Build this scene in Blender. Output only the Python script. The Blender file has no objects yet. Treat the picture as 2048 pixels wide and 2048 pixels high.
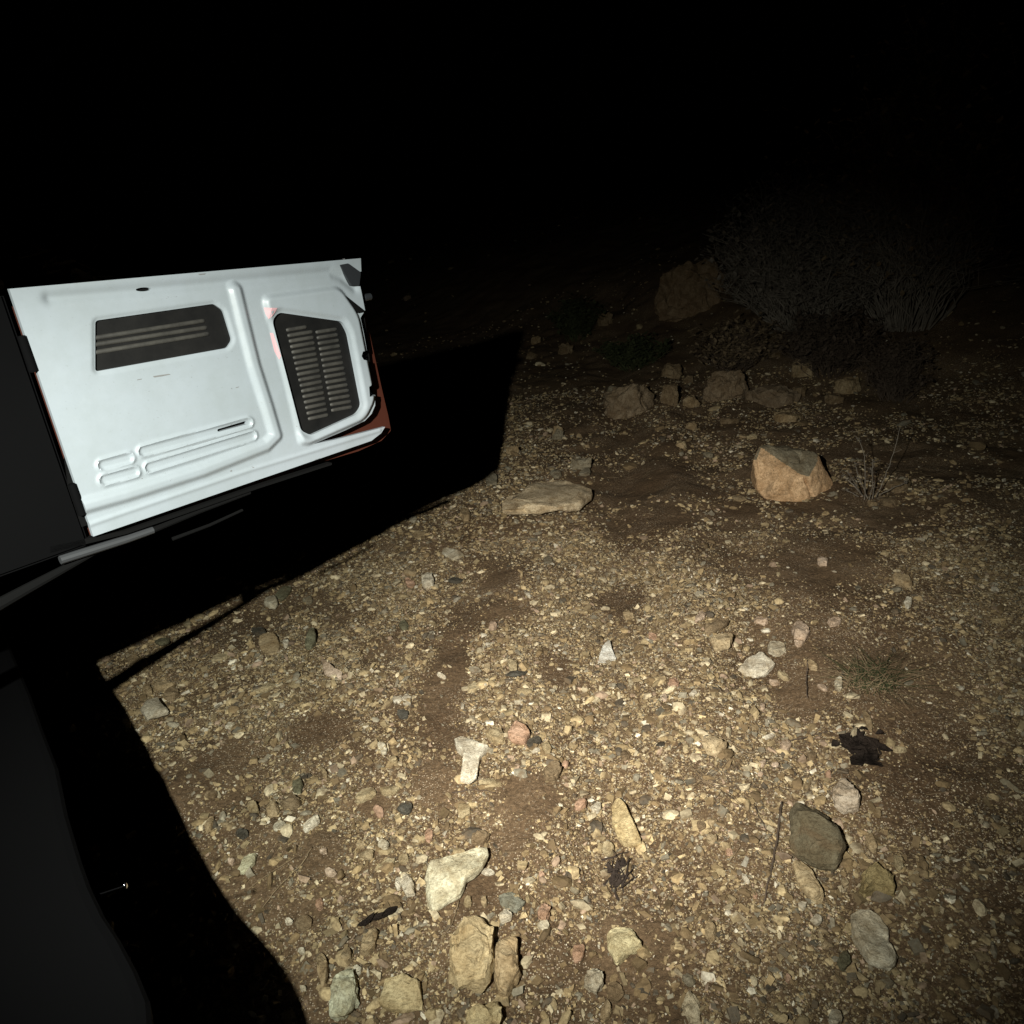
import bpy, bmesh, math, random
import numpy as np
from mathutils import Vector, Matrix, noise as mnoise
from mathutils.geometry import delaunay_2d_cdt

SC = bpy.context.scene
COL = SC.collection
rnd = random.Random(7)

# ------------------------------------------------------------------ camera
FPX = 1479.0
PITCH, ROLL, CAM_H = math.radians(22), math.radians(6), 1.6
FWD = np.array([0, math.cos(PITCH), -math.sin(PITCH)])
_r0 = np.array([1.0, 0, 0]); _u0 = np.cross(_r0, FWD)
RIGHT = math.cos(ROLL) * _r0 - math.sin(ROLL) * _u0
UP = np.cross(RIGHT, FWD)
CAM = np.array([0, 0, CAM_H])
cd = bpy.data.cameras.new('camera'); cam = bpy.data.objects.new('camera', cd); COL.objects.link(cam)
cd.sensor_width = 36; cd.lens = FPX / 2048 * 36; cd.clip_start = 0.02; cd.clip_end = 1000
m = Matrix.Identity(4)
for i in range(3):
    m[i][0] = RIGHT[i]; m[i][1] = UP[i]; m[i][2] = -FWD[i]; m[i][3] = CAM[i]
cam.matrix_world = m
SC.camera = cam

# ------------------------------------------------------------------ world: a moonless night
w = bpy.data.worlds.new('World'); SC.world = w; w.use_nodes = True
bg = w.node_tree.nodes['Background']
bg.inputs['Color'].default_value = (0.55, 0.6, 0.8, 1); bg.inputs['Strength'].default_value = 0.00005

# ------------------------------------------------------------------ the torch held up beside the photographer
LPOS = Vector((-0.45, -0.15, 1.87))
def spot(name, aim, power, size, blend, col, rad):
    l = bpy.data.lights.new(name, 'SPOT'); o = bpy.data.objects.new(name, l); COL.objects.link(o)
    l.energy = power; l.spot_size = math.radians(size); l.spot_blend = blend; l.color = col; l.shadow_soft_size = rad
    o.location = LPOS; o.rotation_euler = (Vector(aim) - LPOS).to_track_quat('-Z', 'Y').to_euler()
    return o
TORCH_AIM = (-0.05, 2.85, 0.0)
torch = spot('torch_spill', TORCH_AIM, 395, 67, 1.0, (0.98, 1.0, 0.91), 0.010)
torch.scale = (1.4, 1.0, 1.0)      # the reflector throws an oval beam
spot('torch_hotspot', (0.36, 2.45, 0.0), 330, 47, 1.0, (1.0, 0.90, 0.83), 0.010)

SC.view_settings.view_transform = 'Standard'; SC.view_settings.look = 'None'
SC.view_settings.exposure = 0; SC.view_settings.gamma = 1
SC.cycles.max_bounces = 4; SC.cycles.diffuse_bounces = 2; SC.cycles.glossy_bounces = 2
SC.cycles.use_denoising = True

# ------------------------------------------------------------------ helpers
def vnoise(x, y, seed=0):
    x = np.asarray(x, float); y = np.asarray(y, float)
    xi = np.floor(x).astype(np.int64); yi = np.floor(y).astype(np.int64)
    fx = x - xi; fy = y - yi
    fx = fx * fx * (3 - 2 * fx); fy = fy * fy * (3 - 2 * fy)
    def hsh(a, b):
        h = (a * 374761393 + b * 668265263 + seed * 974711) & 0xffffffff
        h = ((h ^ (h >> 13)) * 1274126177) & 0xffffffff
        return ((h ^ (h >> 16)) & 0xffff) / 65535.0
    a = hsh(xi, yi); b = hsh(xi + 1, yi); c = hsh(xi, yi + 1); d = hsh(xi + 1, yi + 1)
    return (a * (1 - fx) + b * fx) * (1 - fy) + (c * (1 - fx) + d * fx) * fy - 0.5

def sstep(a, b, x):
    t = np.clip((np.asarray(x, float) - a) / (b - a), 0, 1); return t * t * (3 - 2 * t)

def hgt(x, y):
    x = np.asarray(x, float); y = np.asarray(y, float)
    d = np.hypot(x, y)
    fade = 1 - sstep(14, 30, d)
    z = 0.05 * vnoise(x * 0.9, y * 0.9, 1) + 0.045 * vnoise(x * 2.6, y * 2.6, 2) + 0.026 * vnoise(x * 7, y * 7, 3) * fade
    z = z + 0.009 * vnoise(x * 19, y * 19, 4) * fade
    # the bank that climbs on the right and closes the track at the back
    s = np.clip((x - 1.6) * 0.62 + (y - 6.0) * 0.42, 0, 60)
    z = z + 0.34 * s * sstep(0, 2.2, s) * (1 - 0.5 * sstep(6, 30, s)) + 0.10 * np.clip(vnoise(x * 0.6 + 9, y * 0.6, 5), -1, 1) * sstep(0, 3, s)
    # shallow wheel track
    t = x - 0.18 * y + 0.10
    z = z - 0.045 * np.exp(-(t / 0.15) ** 2) * sstep(0.5, 1.6, y)
    t2 = x - 0.20 * y - 0.42
    z = z - 0.036 * np.exp(-(t2 / 0.13) ** 2) * sstep(0.9, 1.8, y) + 0.022 * np.exp(-((t2 + 0.26) / 0.10) ** 2) * sstep(0.9, 1.8, y)
    return z

def ray(px, py):
    return ((px - 1024) * RIGHT - (py - 1024) * UP + FPX * FWD) / FPX
def at(px, py, lift=0.0):
    d = ray(px, py); z = 0.0
    for _ in range(25):
        t = (z + lift - CAM_H) / d[2]
        if t < 0 or t > 60: t = 60
        p = CAM + t * d
        z = 0.5 * z + 0.5 * float(hgt(p[0], p[1]))
    return p
def at_z(px, py, z):
    d = ray(px, py); return CAM + (z - CAM_H) / d[2] * d

ZT = {1: (200, 480, .33126), 2: (200, 1050, .36232), 3: (200, 1500, .28364), 4: (700, 1400, .3354),
      5: (1300, 1400, .3354), 6: (1200, 850, .33644), 7: (750, 850, .28468), 8: (950, 380, .46584), 0: (0, 0, 1)}
def Z(n, pts):
    a, b, s = ZT[n]; return [(a + s * x, b + s * y) for x, y in pts]

def tag(o, label=None, cat=None, group=None, kind=None):
    if label: o['label'] = label
    if cat: o['category'] = cat
    if group: o['group'] = group
    if kind: o['kind'] = kind
    return o
def empty(name, loc):
    o = bpy.data.objects.new(name, None); COL.objects.link(o); o.location = loc; o.empty_display_size = 0.1; return o
def link_mesh(name, verts, faces, mat, parent=None, loc=(0, 0, 0), smooth=False):
    me = bpy.data.meshes.new(name); me.from_pydata([tuple(v) for v in verts], [], faces); me.update()
    if mat: me.materials.append(mat)
    if smooth: me.polygons.foreach_set('use_smooth', [True] * len(me.polygons))
    o = bpy.data.objects.new(name, me); COL.objects.link(o)
    if parent is not None:
        o.parent = parent; o.location = Vector(loc) - Vector(parent_world(parent))
    else: o.location = loc
    return o
def parent_world(p):
    v = Vector((0, 0, 0))
    while p is not None: v += Vector(p.location); p = p.parent
    return v
def bm_obj(name, bm, mat, parent=None, smooth=False):
    bmesh.ops.recalc_face_normals(bm, faces=bm.faces)
    me = bpy.data.meshes.new(name); bm.to_mesh(me); bm.free()
    if mat: me.materials.append(mat)
    if smooth: me.polygons.foreach_set('use_smooth', [True] * len(me.polygons))
    o = bpy.data.objects.new(name, me); COL.objects.link(o)
    if parent is not None:
        o.parent = parent; o.location = -parent_world(parent)
    return o
def fast_mesh(name, V, F, C, mat, smooth=False):
    """V (n,3), F (m,k) one face size, C (n,3) own colour of each stone"""
    me = bpy.data.meshes.new(name); k = F.shape[1]
    me.vertices.add(len(V)); me.vertices.foreach_set('co', V.astype(np.float32).ravel())
    me.loops.add(F.size); me.loops.foreach_set('vertex_index', F.astype(np.int32).ravel())
    me.polygons.add(len(F)); me.polygons.foreach_set('loop_start', np.arange(0, F.size, k, dtype=np.int32))
    me.polygons.foreach_set('use_smooth', np.full(len(F), smooth))
    me.update(calc_edges=True)
    if C is not None:
        a = me.color_attributes.new('tone', 'FLOAT_COLOR', 'POINT')
        a.data.foreach_set('color', np.c_[C, np.ones(len(C))].astype(np.float32).ravel())
    me.materials.append(mat)
    o = bpy.data.objects.new(name, me); COL.objects.link(o); return o

# ------------------------------------------------------------------ materials
def mat(name, base=(0.5, 0.5, 0.5), rough=0.6, metal=0.0, coat=0.0, spec=0.5):
    m = bpy.data.materials.new(name); m.use_nodes = True
    b = m.node_tree.nodes['Principled BSDF']
    b.inputs['Base Color'].default_value = (*base, 1); b.inputs['Roughness'].default_value = rough
    b.inputs['Metallic'].default_value = metal; b.inputs['Coat Weight'].default_value = coat
    b.inputs['Specular IOR Level'].default_value = spec
    return m
def N(m, t, **kw):
    n = m.node_tree.nodes.new(t)
    for k, v in kw.items():
        if hasattr(n, k): setattr(n, k, v)
        else: n.inputs[k].default_value = v
    return n
def L(m, a, b): m.node_tree.links.new(a, b)
def ramp(m, fac, stops):
    r = N(m, 'ShaderNodeValToRGB'); e = r.color_ramp.elements
    while len(e) < len(stops): e.new(0.5)
    for i, (p, c) in enumerate(stops): e[i].position = p; e[i].color = (*c, 1)
    L(m, fac, r.inputs[0]); return r.outputs[0]
def mix(m, fac, a, b, mode='MIX'):
    n = N(m, 'ShaderNodeMix', data_type='RGBA', blend_type=mode)
    for s, v in ((n.inputs[0], fac), (n.inputs[6], a), (n.inputs[7], b)):
        if isinstance(v, (int, float)): s.default_value = v
        elif isinstance(v, tuple): s.default_value = (*v, 1)
        else: L(m, v, s)
    return n.outputs[2]
def noise(m, scale, detail=4, rough=0.6, vec=None, dist=0):
    n = N(m, 'ShaderNodeTexNoise'); n.inputs['Scale'].default_value = scale; n.inputs['Detail'].default_value = detail
    n.inputs['Roughness'].default_value = rough; n.inputs['Distortion'].default_value = dist
    if vec is not None: L(m, vec, n.inputs['Vector'])
    return n.outputs['Fac']
def bump(m, h, strength, dist, prev=None):
    b = N(m, 'ShaderNodeBump'); b.inputs['Strength'].default_value = strength; b.inputs['Distance'].default_value = dist
    L(m, h, b.inputs['Height'])
    if prev is not None: L(m, prev, b.inputs['Normal'])
    return b.outputs[0]

# dirt
M_dirt = mat('dirt', rough=0.95, spec=0.2); B = M_dirt.node_tree.nodes['Principled BSDF']
tc = N(M_dirt, 'ShaderNodeTexCoord').outputs['Object']
c1 = ramp(M_dirt, noise(M_dirt, 2.2, 5, 0.6, tc), [(0.3, (0.120, 0.078, 0.045)), (0.7, (0.215, 0.152, 0.094))])
c2 = ramp(M_dirt, noise(M_dirt, 90, 6, 0.75, tc), [(0.35, (0.5, 0.47, 0.42)), (0.65, (1.25, 1.2, 1.1))])
c3 = mix(M_dirt, 1.0, c1, c2, 'MULTIPLY')
vor = N(M_dirt, 'ShaderNodeTexVoronoi'); vor.inputs['Scale'].default_value = 210; L(M_dirt, tc, vor.inputs['Vector'])
vsep = N(M_dirt, 'ShaderNodeSeparateColor'); L(M_dirt, vor.outputs['Color'], vsep.inputs[0])
grit = ramp(M_dirt, vsep.outputs[0], [(0.66, (0, 0, 0)), (0.70, (1, 1, 1))])
gritd = ramp(M_dirt, vor.outputs['Distance'], [(0.30, (1, 1, 1)), (0.42, (0, 0, 0))])
gm = mix(M_dirt, 1.0, grit, gritd, 'MULTIPLY')
patch = ramp(M_dirt, noise(M_dirt, 3.1, 4, 0.6, tc), [(0.42, (0, 0, 0)), (0.58, (1, 1, 1))])
gm = mix(M_dirt, 1.0, gm, patch, 'MULTIPLY')
c4 = mix(M_dirt, gm, c3, (0.62, 0.51, 0.36))
L(M_dirt, c4, B.inputs['Base Color'])
nb = bump(M_dirt, noise(M_dirt, 60, 8, 0.7, tc), 0.9, 0.010)
nb = bump(M_dirt, gritd, 0.35, 0.002, nb)
L(M_dirt, nb, B.inputs['Normal'])

# gravel: tone per stone
M_grav = mat('gravel', rough=0.9, spec=0.25); B = M_grav.node_tree.nodes['Principled BSDF']
att = N(M_grav, 'ShaderNodeAttribute', attribute_name='tone').outputs['Color']
tc = N(M_grav, 'ShaderNodeTexCoord').outputs['Object']
v = ramp(M_grav, noise(M_grav, 130, 5, 0.7, tc), [(0.3, (0.62, 0.58, 0.52)), (0.7, (1.2, 1.18, 1.1))])
dust = ramp(M_grav, noise(M_grav, 28, 4, 0.65, tc), [(0.46, (0, 0, 0)), (0.66, (0.75, 0.75, 0.75))])
cc = mix(M_grav, dust, mix(M_grav, 1.0, att, v, 'MULTIPLY'), (0.18, 0.125, 0.07))
L(M_grav, cc, B.inputs['Base Color'])
L(M_grav, bump(M_grav, noise(M_grav, 300, 4, 0.7, tc), 0.5, 0.002), B.inputs['Normal'])

# rock: colour from the object, stains, pits and strata
def rock_mat(name, top=None, side=None):
    m = mat(name, rough=0.88, spec=0.3); B = m.node_tree.nodes['Principled BSDF']
    tc = N(m, 'ShaderNodeTexCoord').outputs['Object']
    oi = N(m, 'ShaderNodeObjectInfo')
    base = oi.outputs['Color']
    off = N(m, 'ShaderNodeVectorMath', operation='ADD'); L(m, tc, off.inputs[0])
    comb = N(m, 'ShaderNodeCombineXYZ')
    mul = N(m, 'ShaderNodeMath', operation='MULTIPLY'); mul.inputs[1].default_value = 40; L(m, oi.outputs['Random'], mul.inputs[0])
    L(m, mul.outputs[0], comb.inputs[0]); L(m, mul.outputs[0], comb.inputs[1]); L(m, comb.outputs[0], off.inputs[1])
    vec = off.outputs[0]
    if top:
        if top[1] < 0.9: geo = N(m, 'ShaderNodeAttribute', attribute_name='tone').outputs['Vector']
        else: geo = N(m, 'ShaderNodeTexCoord').outputs['Normal']
        sep = N(m, 'ShaderNodeSeparateXYZ'); L(m, geo, sep.inputs[0])
        ad = N(m, 'ShaderNodeMath', operation='MULTIPLY_ADD'); L(m, noise(m, 30, 5, 0.7, vec), ad.inputs[0]); ad.inputs[1].default_value = top[2]; L(m, sep.outputs[2], ad.inputs[2])
        f = ramp(m, ad.outputs[0], [(top[1], (0, 0, 0)), (top[1] + 0.10, (1, 1, 1))])
        base = mix(m, f, base, top[0])
    v1 = ramp(m, noise(m, 14, 6, 0.7, vec, 0.6), [(0.28, (0.62, 0.52, 0.40)), (0.47, (1.0, 0.95, 0.88)), (0.70, (1.55, 1.58, 1.6))])
    v2 = ramp(m, noise(m, 120, 6, 0.8, vec), [(0.34, (0.5, 0.46, 0.40)), (0.55, (1.12, 1.11, 1.08))])
    c = mix(m, 1.0, mix(m, 1.0, base, v1, 'MULTIPLY'), v2, 'MULTIPLY')
    st = ramp(m, noise(m, 9, 5, 0.7, vec, 1.0), [(0.55, (0, 0, 0)), (0.68, (0.6, 0.6, 0.6))])
    c = mix(m, st, c, (0.17, 0.115, 0.06))
    L(m, c, B.inputs['Base Color'])
    mp = N(m, 'ShaderNodeMapping'); mp.inputs['Scale'].default_value = (1, 1, 4.5); mp.inputs['Rotation'].default_value = (0.5, 0.3, 0); L(m, vec, mp.inputs['Vector'])
    n = bump(m, noise(m, 22, 8, 0.75, mp.outputs[0], 0.8), 0.8, 0.012)
    n = bump(m, noise(m, 180, 6, 0.75, vec), 0.6, 0.003, n)
    L(m, n, B.inputs['Normal'])
    return m
M_rock = rock_mat('limestone')
M_rock_orange = rock_mat('orange_rock', top=((0.25, 0.22, 0.155), 0.58, 0.6))
M_rock_two = rock_mat('cream_rock_with_grey_back', top=((0.19, 0.19, 0.155), 1.02, 0.3))

# vehicle
def plant_mat_(name, a, b):
    m = mat(name, rough=0.6, spec=0.4); t = N(m, 'ShaderNodeTexCoord').outputs['Object']
    L(m, ramp(m, noise(m, 25, 5, 0.7, t), [(0.3, a), (0.7, b)]), m.node_tree.nodes['Principled BSDF'].inputs['Base Color']); return m
M_white = mat('white_car_paint', (0.70, 0.75, 0.76), 0.38, coat=0.35); B = M_white.node_tree.nodes['Principled BSDF']
tc = N(M_white, 'ShaderNodeTexCoord').outputs['Object']
d1 = ramp(M_white, noise(M_white, 9, 6, 0.7, tc), [(0.35, (0.92, 0.92, 0.90)), (0.6, (1, 1, 1))])
d2 = ramp(M_white, noise(M_white, 260, 3, 0.7, tc), [(0.22, (0.62, 0.60, 0.54)), (0.34, (1, 1, 1))])
L(M_white, mix(M_white, 1.0, mix(M_white, 1.0, (0.295, 0.33, 0.36), d1, 'MULTIPLY'), d2, 'MULTIPLY'), B.inputs['Base Color'])
L(M_white, ramp(M_white, noise(M_white, 20, 5, 0.7, tc), [(0.3, (0.30,) * 3), (0.7, (0.55,) * 3)]), B.inputs['Roughness'])
L(M_white, bump(M_white, noise(M_white, 6, 3, 0.5, tc), 0.25, 0.004), B.inputs['Normal'])
M_blackp = mat('black_plastic', (0.035, 0.034, 0.034), 0.6, spec=0.25); B = M_blackp.node_tree.nodes['Principled BSDF']
tc = N(M_blackp, 'ShaderNodeTexCoord').outputs['Object']
L(M_blackp, ramp(M_blackp, noise(M_blackp, 14, 6, 0.7, tc), [(0.35, (0.004, 0.004, 0.004)), (0.7, (0.010, 0.0095, 0.009))]), B.inputs['Base Color'])
M_vehicle = mat('dark_vehicle_plastic', (0.0025, 0.0025, 0.0027), 0.85, spec=0.04)
M_red = mat('painted_red_glow', (0.050, 0.014, 0.008), 0.6, spec=0.2)  # red light on the shaded gate rim, put into the base colour
M_slat = plant_mat_('dusty_black_plastic', (0.022, 0.021, 0.019), (0.055, 0.052, 0.045))
M_rubber = mat('black_rubber', (0.004, 0.004, 0.004), 0.9, spec=0.08)
M_steel = mat('grey_steel', (0.04, 0.042, 0.045), 0.6, metal=0.2)
M_dark = mat('dark_bracket_metal', (0.02, 0.022, 0.025), 0.5)
M_chrome = mat('chrome', (0.8, 0.82, 0.9), 0.12, metal=1.0)
M_pink = mat('painted_pink_reflection', (0.50, 0.30, 0.32), 0.5)  # pink of the red light reflected on the gate, as a flat colour
M_scuff = mat('grey_scuff', (0.16, 0.16, 0.16), 0.8)
# plants
def plant_mat(name, a, b):
    m = mat(name, rough=0.85, spec=0.2); t = N(m, 'ShaderNodeTexCoord').outputs['Object']
    L(m, ramp(m, noise(m, 12, 3, 0.6, t), [(0.3, a), (0.7, b)]), m.node_tree.nodes['Principled BSDF'].inputs['Base Color']); return m
M_straw = plant_mat('dry_straw', (0.16, 0.11, 0.06), (0.36, 0.27, 0.16))
M_twig = plant_mat('dry_twig', (0.06, 0.045, 0.032), (0.15, 0.11, 0.08))
M_green = plant_mat('green_blades', (0.035, 0.045, 0.018), (0.085, 0.095, 0.042))
M_shrub = plant_mat('grey_shrub_twigs', (0.14, 0.12, 0.095), (0.30, 0.26, 0.205))
M_leaf = plant_mat('dark_dead_leaf', (0.018, 0.013, 0.010), (0.075, 0.055, 0.042))

# ------------------------------------------------------------------ ground: one sheet to the horizon
th = np.concatenate([np.linspace(-0.80, 0.88, 640), np.linspace(0.88, 2 * math.pi - 0.80, 90)[1:]])
rr = np.concatenate([np.geomspace(0.05, 0.5, 12)[:-1], np.geomspace(0.5, 14, 900), np.geomspace(14, 900, 60)[1:]])
TH, RR = np.meshgrid(th[:-1], rr)
X = RR * np.sin(TH); Y = RR * np.cos(TH)
Zg = hgt(X, Y)
fine = (RR < 7) & (TH < 0.9)
Zg = Zg + np.where(fine, 0.0035 * vnoise(X * 60, Y * 60, 11) + 0.0025 * vnoise(X * 130, Y * 130, 12), 0)
nr, nt = X.shape
idx = np.arange(nr * nt).reshape(nr, nt)
nxt = np.roll(idx, -1, axis=1)
F = np.stack([idx[:-1], idx[1:], nxt[1:], nxt[:-1]], -1).reshape(-1, 4)
V = np.stack([X, Y, Zg], -1).reshape(-1, 3)
V = np.vstack([V, [[0, 0, float(hgt(0, 0))]]])
ground = fast_mesh('ground', V, F, None, M_dirt, smooth=True)
ground['kind'] = 'structure'

# ------------------------------------------------------------------ gravel
BARE = [(1060, 1590, 75, 60), (1030, 1680, 50, 50), (865, 1560, 55, 60), (640, 1700, 50, 60), (880, 1400, 40, 90), (960, 1770, 45, 40),
        (1110, 1340, 40, 40), (900, 1330, 45, 80), (1240, 1210, 55, 35), (640, 1460, 60, 40), (1600, 1400, 60, 45), (600, 1830, 50, 35),
        (1000, 1160, 40, 30), (1300, 960, 120, 40), (1650, 1120, 130, 50), (750, 1600, 40, 40), (440, 1520, 60, 30), (900, 1480, 40, 40)]
DENSE = [(1150, 1230, 120, 110), (1400, 1400, 170, 110), (1030, 1330, 70, 80), (1350, 1300, 140, 80), (1320, 1180, 80, 60), (1180, 1120, 80, 50),
         (1300, 1560, 120, 80), (800, 1200, 100, 90), (1420, 1240, 60, 50), (620, 1330, 100, 80), (700, 1650, 70, 50)]
def blob_field(lst, x, y):
    f = np.zeros_like(x)
    for px, py, a, b in lst:
        c = at(px, py); ex = np.linalg.norm(at(px + a, py)[:2] - c[:2]); ey = np.linalg.norm(at(px, py + b)[:2] - at(px, py - b)[:2]) / 2
        f = np.maximum(f, np.exp(-(((x - c[0]) / ex) ** 2 + ((y - c[1]) / ey) ** 2)))
    return f
PAL = np.array([(.40, .32, .19), (.54, .47, .33), (.20, .145, .08), (.24, .22, .17), (.36, .27, .20), (.10, .085, .065), (.33, .25, .14), (.62, .58, .48)])
PW = np.array([.25, .14, .22, .10, .05, .07, .14, .03])
rs = np.random.RandomState(5)
t = (1 + 5 ** .5) / 2
ICO = np.array([(-1, t, 0), (1, t, 0), (-1, -t, 0), (1, -t, 0), (0, -1, t), (0, 1, t), (0, -1, -t), (0, 1, -t), (t, 0, -1), (t, 0, 1), (-t, 0, -1), (-t, 0, 1)]) / math.hypot(1, t)
ICF = np.array([(0, 11, 5), (0, 5, 1), (0, 1, 7), (0, 7, 10), (0, 10, 11), (1, 5, 9), (5, 11, 4), (11, 10, 2), (10, 7, 6), (7, 1, 8), (3, 9, 4), (3, 4, 2), (3, 2, 6), (3, 6, 8), (3, 8, 9), (4, 9, 5), (2, 4, 11), (6, 2, 10), (8, 6, 7), (9, 8, 1)])
def ico2():
    vs = [tuple(v) for v in ICO]; fs = []; cache = {}
    def mid(a, b):
        k = (min(a, b), max(a, b))
        if k not in cache:
            p = np.array(vs[a]) + np.array(vs[b]); p /= np.linalg.norm(p); cache[k] = len(vs); vs.append(tuple(p))
        return cache[k]
    for a, b, c in ICF:
        ab, bc, ca = mid(a, b), mid(b, c), mid(c, a); fs += [(a, ab, ca), (b, bc, ab), (c, ca, bc), (ab, bc, ca)]
    return np.array(vs), np.array(fs)
IC2, ICF2 = ico2()
BOX = np.array([(x, y, z) for x in (-.8, .8) for y in (-.8, .8) for z in (-.8, .8)]) * 0.9
BXF = np.array([(0, 1, 3), (0, 3, 2), (4, 6, 7), (4, 7, 5), (0, 4, 5), (0, 5, 1), (2, 3, 7), (2, 7, 6), (0, 2, 6), (0, 6, 4), (1, 5, 7), (1, 7, 3)])
def stones(name, n, r0, r1, s0, s1, power, base, faces, label, jit=0.28):
    """n candidate stones, sizes (half-length) s0..s1 with a power law, in the wedge between r0 and r1"""
    th = rs.uniform(-0.78, 0.86, n); r = np.sqrt(rs.uniform(r0 * r0, r1 * r1, n))
    x = r * np.sin(th); y = r * np.cos(th)
    dens = 0.50 + 1.3 * vnoise(x * 1.7, y * 1.7, 21) + 1.0 * vnoise(x * 5, y * 5, 22) + 0.5 * vnoise(x * 17, y * 17, 23)
    dens = dens + 1.0 * blob_field(DENSE, x, y)
    if s0 > 0.0048: dens = dens + 0.40 * (1 - sstep(-0.35, 0.45, x - 0.12 * y)) + 0.25 * (1 - sstep(1.2, 2.0, y))
    dens = dens * (1 - 0.82 * sstep(4.2, 8.5, r))
    dens = np.maximum(dens, 0.12 if s0 < 0.004 else 0.03)
    dens = dens * (1 - 0.97 * np.minimum(1, 1.5 * blob_field(BARE, x, y)))
    keep = rs.rand(n) < dens
    x, y = x[keep], y[keep]; n = len(x)
    s = (s0 ** -power + rs.rand(n) * (s1 ** -power - s0 ** -power)) ** (-1 / power)
    pw = PW.copy(); col = PAL[rs.choice(len(PAL), n, p=pw / pw.sum())] * np.clip(rs.normal(1.20, 0.28, (n, 1)), 0.5, 1.7)
    k = len(base)
    P = np.repeat(base[None], n, 0) * (1 + rs.uniform(-jit, jit, (n, k, 1)))
    sc = np.stack([s, s * rs.uniform(0.30, 0.85, n), s * rs.uniform(0.2, 0.6, n)], -1)
    P = P * sc[:, None]
    a = rs.uniform(0, 6.283, n); tx = rs.normal(0, 0.28, n); ty = rs.normal(0, 0.28, n)
    def rot(P, i, j, a):
        c, d = np.cos(a)[:, None], np.sin(a)[:, None]; u, v = P[..., i].copy(), P[..., j].copy()
        P[..., i] = u * c - v * d; P[..., j] = u * d + v * c
    rot(P, 1, 2, tx); rot(P, 0, 2, ty); rot(P, 0, 1, a)
    P += np.stack([x, y, hgt(x, y) + sc[:, 2] * rs.uniform(0.05, 0.75, n)], -1)[:, None]
    F = (faces[None] + (np.arange(n) * k)[:, None, None]).reshape(-1, 3)
    o = fast_mesh(name, P.reshape(-1, 3), F, np.repeat(col, k, 0), M_grav)
    tag(o, label, 'gravel', kind='stuff'); return o
stones('grit', 380000, 0.75, 3.6, 0.0020, 0.0050, 1.5, BOX, BXF, 'fine tan and cream grit scattered over the brown dirt close by', 0.42)
stones('gravel', 90000, 0.75, 6.2, 0.0046, 0.012, 2.1, ICO, ICF, 'small cream and brown gravel covering the dirt track', 0.42)
stones('chippings', 80000, 0.75, 7.0, 0.0055, 0.021, 2.1, BOX, BXF, 'sharp edged pale stone chippings mixed into the gravel of the track', 0.38)
stones('pebbles', 30000, 0.75, 11, 0.010, 0.030, 2.3, IC2, ICF2, 'loose finger sized chips of pale stone among the gravel', 0.20)
stones('far_stones', 5000, 4.6, 26, 0.025, 0.09, 2.0, IC2, ICF2, 'dim fist sized stones strewn over the dark far part of the track', 0.18)

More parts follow.
